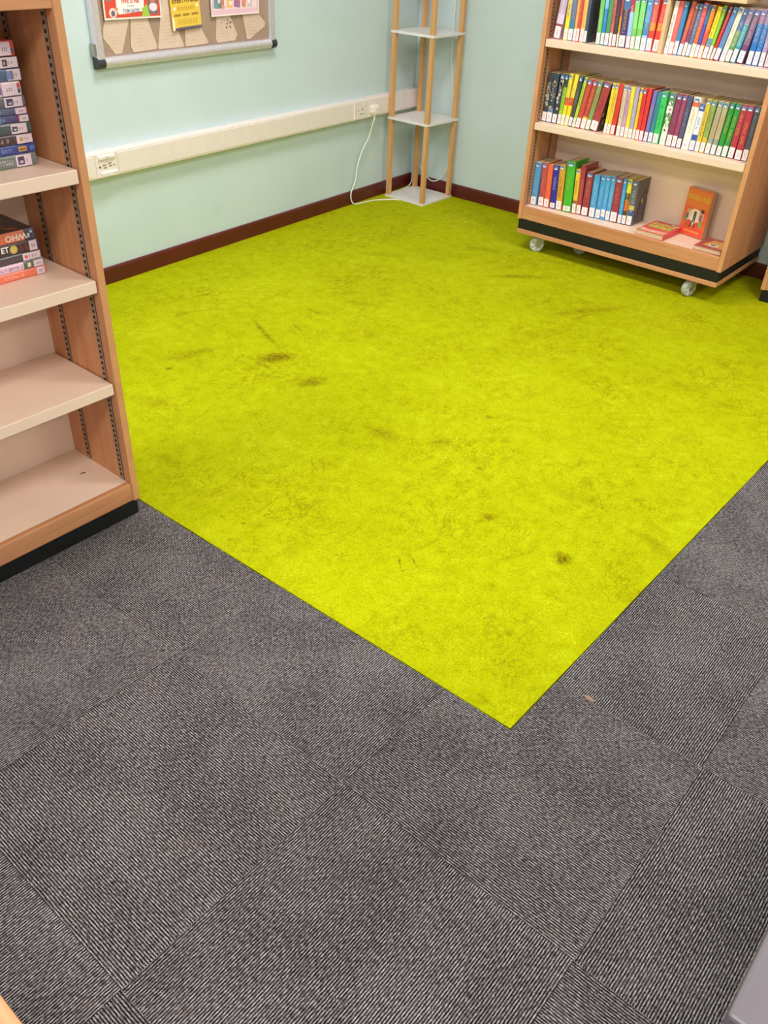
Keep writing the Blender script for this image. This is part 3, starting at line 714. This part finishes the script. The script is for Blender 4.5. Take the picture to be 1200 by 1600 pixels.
# two stacks of lying paperbacks in the left bookcase: spines look along +x
def stacked(x, y, z, th, h, d, bands, tc, desc, label, seed, tint=(214, 190, 196), lab=(.004, .030), board=None):
    root = bpy.data.objects.new('paperback_book', None); root.empty_display_size = .05; COL.objects.link(root)
    tag(root, label, 'book', 'paperbacks stacked flat in the left bookcase')
    root.matrix_basis = frame((0, 0, 1), (-1, 0, 0), (0, -1, 0), (x, y, z))
    make_book(root, th - .0006, h, d, bands, tc, random.Random(seed), 0.0, board, lab, tint, genre=False, title=(.27, .92))
    return root
S1 = [  # z0, z1, right end y, spine bands from the right end, print colour, words
    (.8845, .910, .212, [(1, (104, 108, 104))], (196, 190, 186), 'grey paperback at the bottom of the taller stack in the left bookcase', (.012, .046)),
    (.910, .929, .213, [(1, (40, 52, 124))], (170, 180, 214), 'dark blue paperback second from the bottom of the taller stack', None),
    (.929, .948, .210, [(1, (64, 40, 44))], (226, 190, 160), 'dark maroon paperback third from the bottom of the taller stack', (.002, .036)),
    (.948, .969, .211, [(.6, (66, 74, 76)), (1, (222, 186, 80))], (80, 90, 90), 'charcoal and yellow paperback fourth from the bottom of the taller stack', (.010, .044)),
    (.969, .983, .211, [(.3, (70, 60, 100)), (1, (78, 116, 156))], (120, 150, 180), 'pale blue paperback fifth from the bottom of the taller stack', (.003, .022)),
    (.983, .9965, .210, [(.3, (80, 84, 110)), (1, (92, 120, 150))], (130, 150, 176), 'dusty blue paperback sixth from the bottom of the taller stack', (.003, .026)),
    (.9965, 1.017, .209, [(1, (88, 84, 92))], (150, 120, 90), 'slate paperback seventh from the bottom of the taller stack', (.006, .044)),
    (1.017, 1.042, .205, [(.55, (226, 206, 206)), (1, (196, 60, 50))], (170, 60, 60), 'white and red paperback fourth from the top of the taller stack', (.012, .040)),
    (1.042, 1.065, .214, [(1, (70, 92, 116))], (190, 170, 150), 'steel blue paperback third from the top of the taller stack', (.002, .030)),
    (1.065, 1.086, .212, [(1, (52, 48, 52))], (120, 110, 110), 'charcoal paperback second from the top of the taller stack', (.002, .044)),
    (1.086, 1.113, .208, [(1, (206, 66, 44))], (240, 190, 120), 'bright red paperback on top of the taller stack', (.008, .034)),
]
for k, (z0, z1, ye, bands, tc, lab, lr) in enumerate(S1):
    r = stacked(-1.072 + rb.uniform(-.004, .004), ye, z0 + .0003, z1 - z0, .198, .128, bands, tc, '', lab, 50 + k, lab=lr)
    w = z1 - z0; c = MB()
    def q(u0, u1, v0, v1, col, off=.0010): c.face([(u0 * w, -off, v0), (u1 * w, -off, v0), (u1 * w, -off, v1), (u0 * w, -off, v1)], col)
    if k == 0: q(.2, .8, .028, .042, (52, 44, 72)); q(.3, .5, .031, .038, (190, 170, 190), .0012)
    if k == 1: q(.25, .75, .020, .038, (190, 140, 70)); q(.4, .52, .022, .036, (80, 50, 30), .0012); q(.3, .7, .004, .013, (70, 110, 180))
    if k == 2: q(.25, .7, .024, .030, (200, 150, 50))
    if k == 3: q(.25, .7, .030, .042, (66, 60, 80)); q(.35, .5, .033, .038, (200, 196, 210), .0012)
    if k == 6: q(.2, .8, .026, .040, (66, 54, 82)); q(.3, .5, .029, .036, (170, 150, 180), .0012)
    if k == 7: q(.2, .72, .043, .055, (44, 84, 160)); q(.35, .55, .047, .052, (235, 240, 246), .0012); q(.0, 1, .0405, .0418, (190, 60, 66))
    if k == 8: q(.15, .8, .018, .031, (110, 130, 170)); q(.15, .8, .018, .0205, (90, 66, 120), .0012)
    if k == 9: q(.2, .75, .024, .034, (52, 40, 46)); q(.3, .6, .028, .032, (170, 140, 160), .0012)
    if k in (7, 10): q(.55, .9, .002, .008, (190, 50, 50)); q(.2, .5, .002, .008, (64, 70, 110))
    if k in (4, 5): q(.05, .95, .0225, .0245, (200, 60, 70)) if k == 4 else q(.05, .95, .001, .003, (200, 50, 60))
    if c.f: c.build('genre_sticker', 'print', r)
S2 = [
    (.6475, .666, .200, [(1, (222, 104, 70))], (244, 214, 190), 'coral orange paperback at the bottom of the shorter stack', (.003, .022)),
    (.666, .683, .200, [(.25, (74, 96, 76)), (1, (216, 182, 196))], (120, 50, 100), 'pink and white paperback second from the bottom of the shorter stack', (.003, .026)),
    (.683, .701, .198, [(1, (66, 58, 62))], (120, 70, 60), 'dark brown paperback in the middle of the shorter stack', (.002, .044)),
    (.701, .726, .196, [(1, (52, 38, 38))], (110, 40, 40), 'black paperback with a gold medal in the shorter stack', (.004, .022)),
    (.726, .750, .192, [(.12, (74, 72, 100)), (1, (226, 118, 78))], (226, 118, 78), 'orange and black paperback on top of the shorter stack', None),
]
for k, (z0, z1, ye, bands, tc, lab, lr) in enumerate(S2):
    r = stacked(-1.106 + rb.uniform(-.003, .003), ye, z0 + .0003, z1 - z0, .198, .128, bands, tc, '', lab, 90 + k, lab=lr, board=(44, 38, 32) if k == 4 else None)
    w = z1 - z0; c = MB()
    def q(u0, u1, v0, v1, col, off=.0010): c.face([(u0 * w, -off, v0), (u1 * w, -off, v0), (u1 * w, -off, v1), (u0 * w, -off, v1)], col)
    if k == 4:
        q(.25, .6, .012, .017, (226, 214, 200)); q(.6, .8, .005, .010, (220, 216, 220))
        tm = text_mesh('WHO', .0195, (246, 226, 210), .0004); o = link('spine_title', tm, 'print', r)
        o.matrix_local = frame((0, 0, 1), (-1, 0, 0), (0, -1, 0), (w * .5, -.0009, .044))
        m = MB(); X = w - .0002   # curling orange stripe on the upper cover
        P = [(.010, .03), (.020, .05), (.050, .058), (.060, .085), (.052, .12), (.060, .16)]
        for (a0, b0), (a1, b1) in zip(P, P[1:]): m.face([(X, a0, b0), (X, a0 + .014, b0), (X, a1 + .014, b1), (X, a1, b1)], (176, 84, 44))
        m.build('cover_picture', 'print', r)
    if k == 3:
        for (n, rad, col, off) in ((20, .0094, (176, 146, 62), .0009), (20, .0072, (206, 178, 90), .0011)):
            c.face([(w * .5 + rad * math.cos(2 * PI * i / n), -off, .059 + rad * math.sin(2 * PI * i / n)) for i in range(n)], col)
        q(.15, .85, .026, .034, (92, 34, 32)); q(.15, .85, .037, .046, (92, 34, 32))
        tm = text_mesh('ET', .017, (240, 236, 226), .0004); o = link('spine_title', tm, 'print', r)
        o.matrix_local = frame((0, 0, -1), (1, 0, 0), (0, -1, 0), (w * .58, -.0009, .079))
        q(.45, .7, -.0, .003, (40, 60, 160))
    if k == 2: q(.15, .85, .030, .042, (236, 214, 218)); q(.3, .7, .032, .040, (206, 90, 90), .0012)
    if k == 1: q(.1, .9, .030, .044, (74, 100, 78)); q(.25, .8, .033, .041, (222, 196, 170), .0012)
    if c.f: c.build('genre_sticker', 'print', r)

# ================================================================ corner stand
TX0, TX1, TY0, TY1 = -2.4765, -2.205, 3.042, 3.310
t = thing('corner_stand', 'slim corner stand of pine posts with square white shelves', 'shelf stand', (TX0, TY0, 0))
wX, wY = TX1 - TX0, TY1 - TY0; LV = [.0007, .405, .812, 1.215]; TH = .012; PW = .023
for z in LV:
    zz = z if z > .01 else .0007
    bx('shelf', 'white_board', t, 0, wX, 0, wY, zz, zz + TH, .0012)
for a, b in zip(LV, LV[1:]):
    for px in (.003, wX - PW - .003):
        for py in (.003, wY - PW - .003):
            bx('post', 'post', t, px, px + PW, py, py + PW, a + TH, b, .0012)

# ================================================================ left wall fittings
def wthing(name, label, cat, y, z, out=0.0):
    x0, y0, z0 = onwall(y, z)
    return thing(name, label, cat, (x0 + out, y0, z0), RZL)
def lettering(parent, name, s, size, c, y, z, x, bold=.0006, sx=1.0):
    o = link(name, text_mesh(s, size, c, bold), 'print', parent)
    o.matrix_local = frame((0, sx, 0), (0, 0, 1), (1, 0, 0), (x, y, z))
    return o
# cable trunking
t = wthing('cable_trunking', 'white plastic cable trunking running along the mint wall', 'trunking', .2, .43, 0.0005)
Y1 = 3.135 * math.sqrt(1 + TW * TW)
pr = [(0, 0), (.039, 0), (.0425, .004), (.0425, .090), (.039, .094), (0, .094)]
m = MB(); m.prism(pr, 0, Y1, lambda u, v, w: (u, w, v)); m.build('base', 'white_plastic', t)
pl = [(.042, .008), (.0445, .010), (.0445, .084), (.042, .086)]
for (a, b) in ((.02, .955), (1.075, 2.560), (2.762, Y1 - .004)):
    m = MB(); m.prism(pl, a, b, lambda u, v, w: (u, w, v)); m.build('lid', 'white_plastic', t)
m = MB(); m.box(.0428, .0495, 2.555, 2.563, .004, .090); m.build('joint_cover', 'white_plastic', t, .001)

# data outlet
t = wthing('data_socket', 'white angled data outlet in the trunking beside the tall bookcase', 'socket', 1.165, .43, -.005)
bx('faceplate', 'white_plastic', t, .048, .053, .0, .098, .004, .092, .0015)
m = MB(); m.prism([(.053, .088), (.060, .080), (.060, .072), (.053, .066)], .012, .088, lambda u, v, w: (u, w, v)); m.build('hood', 'white_plastic', t)
m = MB(); m.prism([(.053, .026), (.066, .022), (.064, .008), (.053, .006)], .014, .090, lambda u, v, w: (u, w, v)); m.build('port_block', 'white_plastic', t)
for yy in (.022, .050):
    m = MB(); m.box(.0645, .0662, yy, yy + .020, .012, .019); m.build('port', 'white_board', t)
for (yy, zz) in ((.030, .046), (.056, .050), (.032, .036), (.058, .040)):
    MB().box(.0528, .0536, yy, yy + .016, zz, zz + .005).build('label_slot', 'track', t)
for yy, mat in ((.016, 'dark_hole'), (.084, 'track')):
    MB().tube([(.0525, yy, .044), (.0545, yy, .044)], .0036, 10).build('screw', mat, t)
lettering(t, 'print', 'DATA', .007, (150, 150, 160), .05, .0765, .0604, 0)

# twin power socket
t = wthing('power_socket', 'white twin power socket with one plug in the trunking', 'socket', 2.768, .43, -.005)
bx('faceplate', 'white_plastic', t, .048, .054, .0, .176, .004, .090, .002)
for yc in (.045, .135):
    for (dy, dz, hw, hh) in ((0, .012, .0025, .0045), (-.011, -.010, .0042, .0022), (.011, -.010, .0042, .0022)):
        MB().box(.0535, .0544, yc + dy - hw, yc + dy + hw, .038 + dz - hh, .038 + dz + hh).build('pin_hole', 'dark_hole', t)
for yc in (.062, .114):
    s = bx('rocker_switch', 'white_plastic', t, .053, .0575, yc - .008, yc + .008, .066, .082, .001)
for yc in (.010, .166):
    MB().tube([(.0535, yc, .047), (.0552, yc, .047)], .003, 10).build('screw', 'track', t)

# plug and cord
t = thing('power_lead', 'white plug and thin white cord trailing down to the corner stand', 'cord', onwall(2.905, 0))
ox, oy, _ = onwall(2.905, 0)
P = lambda x, y, z: (x - ox, y - oy, z)
m = MB(); xf = onwall(2.905)[0] + .0497
ring = [(-.026, .020), (-.020, .027), (.020, .027), (.026, .018), (.026, -.010), (.014, -.028), (-.014, -.028), (-.026, -.010)]
for (s0, d0), (s1, d1) in zip([(1, .0), (1, .014), (.82, .026)], [(1, .014), (.82, .026), (.5, .031)]):
    n = len(ring)
    for i in range(n):
        (u0, v0), (u1, v1) = ring[i], ring[(i + 1) % n]
        m.face([P(xf + d0, 2.905 + u0 * s0, .468 + v0 * s0), P(xf + d0, 2.905 + u1 * s0, .468 + v1 * s0), P(xf + d1, 2.905 + u1 * s1, .468 + v1 * s1), P(xf + d1, 2.905 + u0 * s1, .468 + v0 * s1)])
m.face([P(xf + .031, 2.905 + u * .5, .468 + v * .5) for u, v in ring]); m.face([P(xf, 2.905 + u, .468 + v) for u, v in reversed(ring)])
m.build('plug', 'white_plastic', t)
MB().tube([P(xf + .012, 2.905, .442), P(xf + .012, 2.904, .428), P(xf + .010, 2.902, .415)], [.0062, .0055, .0042], 10).build('cord_grip', 'white_plastic', t)
def smooth(pts, k=6):
    out = []; pts = [Vector(p) for p in pts]; e = [pts[0] * 2 - pts[1]] + pts + [pts[-1] * 2 - pts[-2]]
    for i in range(1, len(e) - 2):
        for j in range(k):
            s = j / k; a, b, c, d = e[i - 1], e[i], e[i + 1], e[i + 2]
            out.append(0.5 * ((2 * b) + (c - a) * s + (2 * a - 5 * b + 4 * c - d) * s * s + (3 * b - a - 3 * c + d) * s ** 3))
    return out + [pts[-1]]
path = [(xf + .010, 2.902, .42), (xf - .012, 2.893, .335), (xf - .018, 2.848, .272), (xf - .020, 2.812, .19), (xf - .020, 2.800, .125), (xf - .020, 2.768, .07), (xf - .016, 2.764, .03), (xf - .010, 2.785, .006),
        (xf + .0, 2.84, .0045), (xf + .010, 2.92, .0045), (xf + .05, 2.985, .0045), (-2.39, 3.018, .0045), (-2.36, 3.034, .0045)]
MB().tube([P(*p) for p in smooth(path)], .0034, 8).build('cable', 'cord', t, smooth=True)
path = [(-2.486, 3.20, .0047), (-2.488, 3.262, .012), (-2.492, 3.300, .034), (-2.500, 3.315, .075), (-2.47, 3.319, .13), (-2.42, 3.3205, .095), (-2.385, 3.3205, .066), (-2.345, 3.3205, .060), (-2.30, 3.3205, .085), (-2.262, 3.3205, .14), (-2.246, 3.3205, .22),
        (-2.243, 3.3205, .42), (-2.262, 3.3205, .55), (-2.286, 3.3205, .70), (-2.290, 3.3205, .95), (-2.30, 3.3205, 1.2)]
MB().tube([P(*p) for p in smooth(path)], .0032, 8).build('cable', 'cord', t, smooth=True)

# ================================================================ notice board
YB0, YB1, ZB0, ZB1 = 1.253, 2.212, .803, 1.50
t = wthing('notice_board', 'aluminium framed glazed notice board with rounded bottom rail and dark corners', 'notice board', YB0, ZB0)
BW, BH = (YB1 - YB0), ZB1 - ZB0; FW = .036
bx('backing', 'felt', t, .002, .010, .01, BW - .01, .01, BH - .01, .0005)
for y0 in (0, BW - FW): bx('frame_stile', 'alu', t, .001, .030, y0 + (.004 if y0 == 0 else 0), y0 + FW - (0 if y0 == 0 else .004), .03, BH - .03, .003)
for zc, nm in ((.0195, 'bottom_rail'), (BH - .0195, 'top_rail')):
    m = MB(); pts = [(.001, zc - .0185)] + [(.016 + .0185 * math.cos(a), zc + .0185 * math.sin(a)) for a in [math.radians(d) for d in range(-90, 91, 15)]] + [(.001, zc + .0185)]
    m.prism(pts, .03, BW - .03, lambda u, v, w: (u, w, v)); o = m.build(nm, 'alu', t)
    for y0, y1 in ((0, .034), (BW - .022, BW)):
        pc = [(.0005, zc - .0195)] + [(.017 + .0195 * math.cos(a), zc + .0195 * math.sin(a)) for a in [math.radians(d) for d in range(-90, 91, 15)]] + [(.0005, zc + .0195)]
        m = MB(); m.prism(pc, y0, y1, lambda u, v, w: (u, w, v)); m.build('corner_cap', 'cap', t, .002)
bx('hinge', 'metal', t, .002, .026, -.006, .004, .045, .085, .001)
# thin clear pane
g = N('thin_glass'); g.t.nodes.remove(g.b)
tr = g.new('ShaderNodeBsdfTransparent'); tr.inputs[0].default_value = (.99, .99, .99, 1); gl = g.new('ShaderNodeBsdfGlossy'); gl.inputs['Roughness'].default_value = .06
fr = g.new('ShaderNodeFresnel'); fr.inputs[0].default_value = 1.12; mx = g.new('ShaderNodeMixShader')
g.link(fr.outputs[0], mx.inputs[0]); g.link(tr.outputs[0], mx.inputs[1]); g.link(gl.outputs[0], mx.inputs[2])
g.link(mx.outputs[0], g.t.nodes['Material Output'].inputs[0]); M['glass'] = g.m
MB().box(.0185, .0200, FW - .002, BW - FW + .002, .036, BH - .036).build('glass_pane', 'glass', t)
# faded sheets pinned inside
SHEETS = [('leftmost', [(1.311, .935), (1.34, .990), (1.450, 1.02), (1.431, .952), (1.381, .846), (1.351, .8455), (1.305, .902)]),
          ('second', [(1.450, 1.03), (1.505, 1.03), (1.519, .954), (1.554, .858), (1.546, .848), (1.435, .8455), (1.425, .868)]),
          ('third', [(1.602, 1.03), (1.640, 1.03), (1.660, .922), (1.692, .850), (1.685, .8455), (1.561, .8465), (1.558, .855)]),
          ('fourth', [(1.715, 1.03), (1.77, 1.03), (1.788, .905), (1.824, .852), (1.812, .847), (1.702, .8455), (1.697, .853)]),
          ('fifth', [(1.890, 1.03), (1.94, 1.03), (1.954, .938), (1.992, .868), (1.975, .848), (1.876, .8455), (1.866, .860)]),
          ('rightmost', [(2.005, 1.03), (2.06, 1.03), (2.095, .96), (2.161, .905), (2.155, .888), (2.062, .846), (2.045, .847)])]
for k, (nm, poly) in enumerate(SHEETS):
    cy = sum(p[0] for p in poly) / len(poly)
    s = wthing('pinned_sheet', '%s faded cream sheet behind the glass of the notice board' % nm, 'paper', cy, .846)
    x = .0112 + .0009 * (k % 2)
    m = MB(); m.prism([(a - cy, b - .846) for a, b in poly], x, x + .0006, lambda u, v, w: (w, u, v)); m.build('sheet', 'paper', s)
    rr = random.Random(k); c = MB(); lo = .020
    for i in range(9 if k not in (0,) else 4):
        z = lo + i * .0115; L = rr.uniform(.025, .05); q = rr.uniform(-.045, -.02)
        c.face([(x + .0008, q, z), (x + .0008, q + L, z), (x + .0008, q + L, z + .0016), (x + .0008, q, z + .0016)], (206, 182, 156))
    if k == 4:
        for i in range(12):
            a, b, s_ = rr.uniform(-.03, .03), rr.uniform(.045, .085), rr.uniform(.004, .008)
            c.face([(x + .001, a, b), (x + .001, a + s_, b), (x + .001, a + s_, b + s_), (x + .001, a, b + s_)], (140, 104, 96))
    c.build('faint_print', 'print', s)['kind'] = 'stuff'
# posters fixed on the glass
XP = .0204
def rect(c, y0, y1, z0, z1, col, o): c.face([(XP + o, y0, z0), (XP + o, y1, z0), (XP + o, y1, z1), (XP + o, y0, z1)], col)
def ell(c, cy, cz, ry, rz, col, o, n=14): c.face([(XP + o, cy + ry * math.cos(2 * PI * i / n), cz + rz * math.sin(2 * PI * i / n)) for i in range(n)], col)
p = wthing('poster', 'red and white landscape poster on the left of the notice board', 'poster', 1.316, .960)
p.rotation_euler = (math.radians(-1.0), 0, RZL)
MB().box(XP, XP + .0008, 0, .268, 0, .19, (240, 226, 220)).build('sheet', 'print', p)
c = MB()
rect(c, .006, .262, .006, .184, (214, 62, 40), .0010)
c.face([(XP + .0012, y, z) for y, z in ((.066, .016), (.185, .024), (.190, .17), (.056, .17), (.058, .03))], (238, 230, 232))
rect(c, .205, .252, .012, .165, (120, 96, 110), .0012); ell(c, .228, .062, .012, .014, (196, 120, 90), .0014); ell(c, .229, .036, .020, .014, (226, 214, 222), .0014)
c.face([(XP + .0016, y, z) for y, z in ((.170, .006), (.208, .006), (.205, .030), (.198, .048), (.186, .036), (.172, .034), (.178, .022))], (150, 196, 60))
ell(c, .040, .022, .018, .016, (226, 210, 204), .0014); ell(c, .040, .020, .009, .010, (110, 90, 110), .0016); ell(c, .024, .072, .018, .014, (150, 120, 110), .0014); ell(c, .056, .034, .008, .006, (230, 130, 90), .0014)
c.build('artwork', 'print', p)['kind'] = 'stuff'
lettering(p, 'lettering', 'FIVE STAR', .021, (206, 74, 60), .124, .058, XP + .0016, .0007, .88)
lettering(p, 'lettering', 'TOM GATES', .016, (116, 112, 140), .124, .026, XP + .0016, .0004, .9)
lettering(p, 'lettering', 'STORIES', .008, (160, 150, 170), .124, .042, XP + .0016, 0, 1.1)
p = wthing('poster', 'yellow leaflet with dark lettering hanging below the other posters', 'leaflet', 1.632, .905)
p.rotation_euler = (math.radians(2.0), 0, RZL)
MB().box(XP, XP + .0026, 0, .152, 0, .2, (228, 190, 66)).build('sheet', 'print', p)
c = MB()
rect(c, .003, .012, -.0005, .045, (236, 232, 224), .0028); rect(c, .012, .152, 0, .008, (90, 70, 100), .0028); rect(c, .03, .152, .008, .0105, (150, 150, 110), .0028)
for cy, cz in ((.018, .074), (.136, .080)): ell(c, cy, cz, .007, .007, (246, 226, 200), .0030)
rg = random.Random(2)
for y0, y1 in ((.014, .048), (.058, .092), (.104, .138)):
    rect(c, y0, y1, .047, .055, (150, 118, 34), .0028)
for i in range(10): rect(c, .034 + i * .009, .040 + i * .009, .066, .080, (206, 160, 40), .0028)
for i in range(8): rect(c, .03 + i * .013, .038 + i * .013, .018, .036, (206, 166, 50), .0028)
rect(c, .064, .074, .118, .128, (120, 90, 26), .0028); rect(c, .012, .022, .126, .15, (120, 90, 26), .0028)
c.build('artwork', 'print', p)['kind'] = 'stuff'
lettering(p, 'lettering', 'EVERYWHERE', .0255, (104, 76, 20), .076, .101, XP + .0030, .0009, .84)
p = wthing('poster', 'pink landscape poster with coloured figures at the right of the notice board', 'poster', 1.842, .942)
MB().box(XP, XP + .0008, 0, .276, 0, .2, (242, 222, 224)).build('sheet', 'print', p)
c = MB(); rect(c, .005, .271, .006, .195, (228, 186, 206), .0010); rect(c, .012, .262, .022, .19, (236, 208, 218), .0012)
rp = random.Random(6)
for i, (yc, wd_, col) in enumerate(((.030, .016, (112, 150, 160)), (.062, .013, (196, 120, 110)), (.105, .020, (234, 186, 120)), (.148, .020, (168, 92, 150)), (.155, .012, (214, 90, 110)), (.186, .012, (214, 130, 90)), (.222, .016, (206, 186, 196)), (.048, .008, (90, 140, 140)))):
    c.face([(XP + .0014 + i * .0001, yc + a * wd_, b) for a, b in ((-1, .030), (.7, .026), (1, .075), (.5, .15), (-.4, .16), (-.8, .08))], col)
    ell(c, yc + rp.uniform(-.01, .01), rp.uniform(.03, .06), .008, .008, rp.choice([(226, 150, 150), (110, 130, 170), (244, 226, 226)]), .0024)
c.build('artwork', 'print', p)['kind'] = 'stuff'

# ================================================================ near furniture at the frame's lower corners
t = thing('grey_table', 'grey laminate table whose corner shows at the lower right', 'table', (.688, -.352, 0))
bx('table_top', 'grey_top', t, 0, .70, 0, 1.2, .697, .72, .003)
bx('apron', 'metal', t, .05, .65, .05, 1.15, .655, .697, .001)
for px in (.06, .61):
    for py in (.06, 1.11): bx('leg', 'metal', t, px, px + .03, py, py + .03, .0005, .655, .002)
t = thing('beech_table', 'beech table whose edge shows at the lower left corner', 'table', (-.78, -1.386, 0))
bx('table_top', 'beech_h', t, 0, 1.20, 0, .70, .695, .72, .003)
bx('apron', 'beech_h', t, .05, 1.15, .05, .65, .63, .695, .001)
for px in (.05, 1.105):
    for py in (.05, .605): bx('leg', 'beech_v', t, px, px + .045, py, py + .045, .0005, .63, .002)

# small bits
m = MB(); m.prism([(0, 0), (.012, -.004), (.024, -.002), (.028, .004), (.016, .007), (.004, .005)], .0003, .0028, lambda u, v, w: (u, v, w))
o = tag(m.build('lint_scrap', 'lint'), 'small brown scrap of lint on the grey carpet beside the lime edge', 'lint'); o.location = (.232, .505, .0003); o.rotation_euler = (0, 0, math.radians(-5))
m = MB(); m.tube([(0, 0, .0012), (.007, .002, .0015), (.014, .001, .0012)], .0011, 6)
o = tag(m.build('splinter', 'hair'), 'tiny dark splinter on the empty bottom shelf of the tall bookcase', 'splinter'); o.location = (-1.12, .19, .0986); o.rotation_euler = (0, 0, math.radians(70))
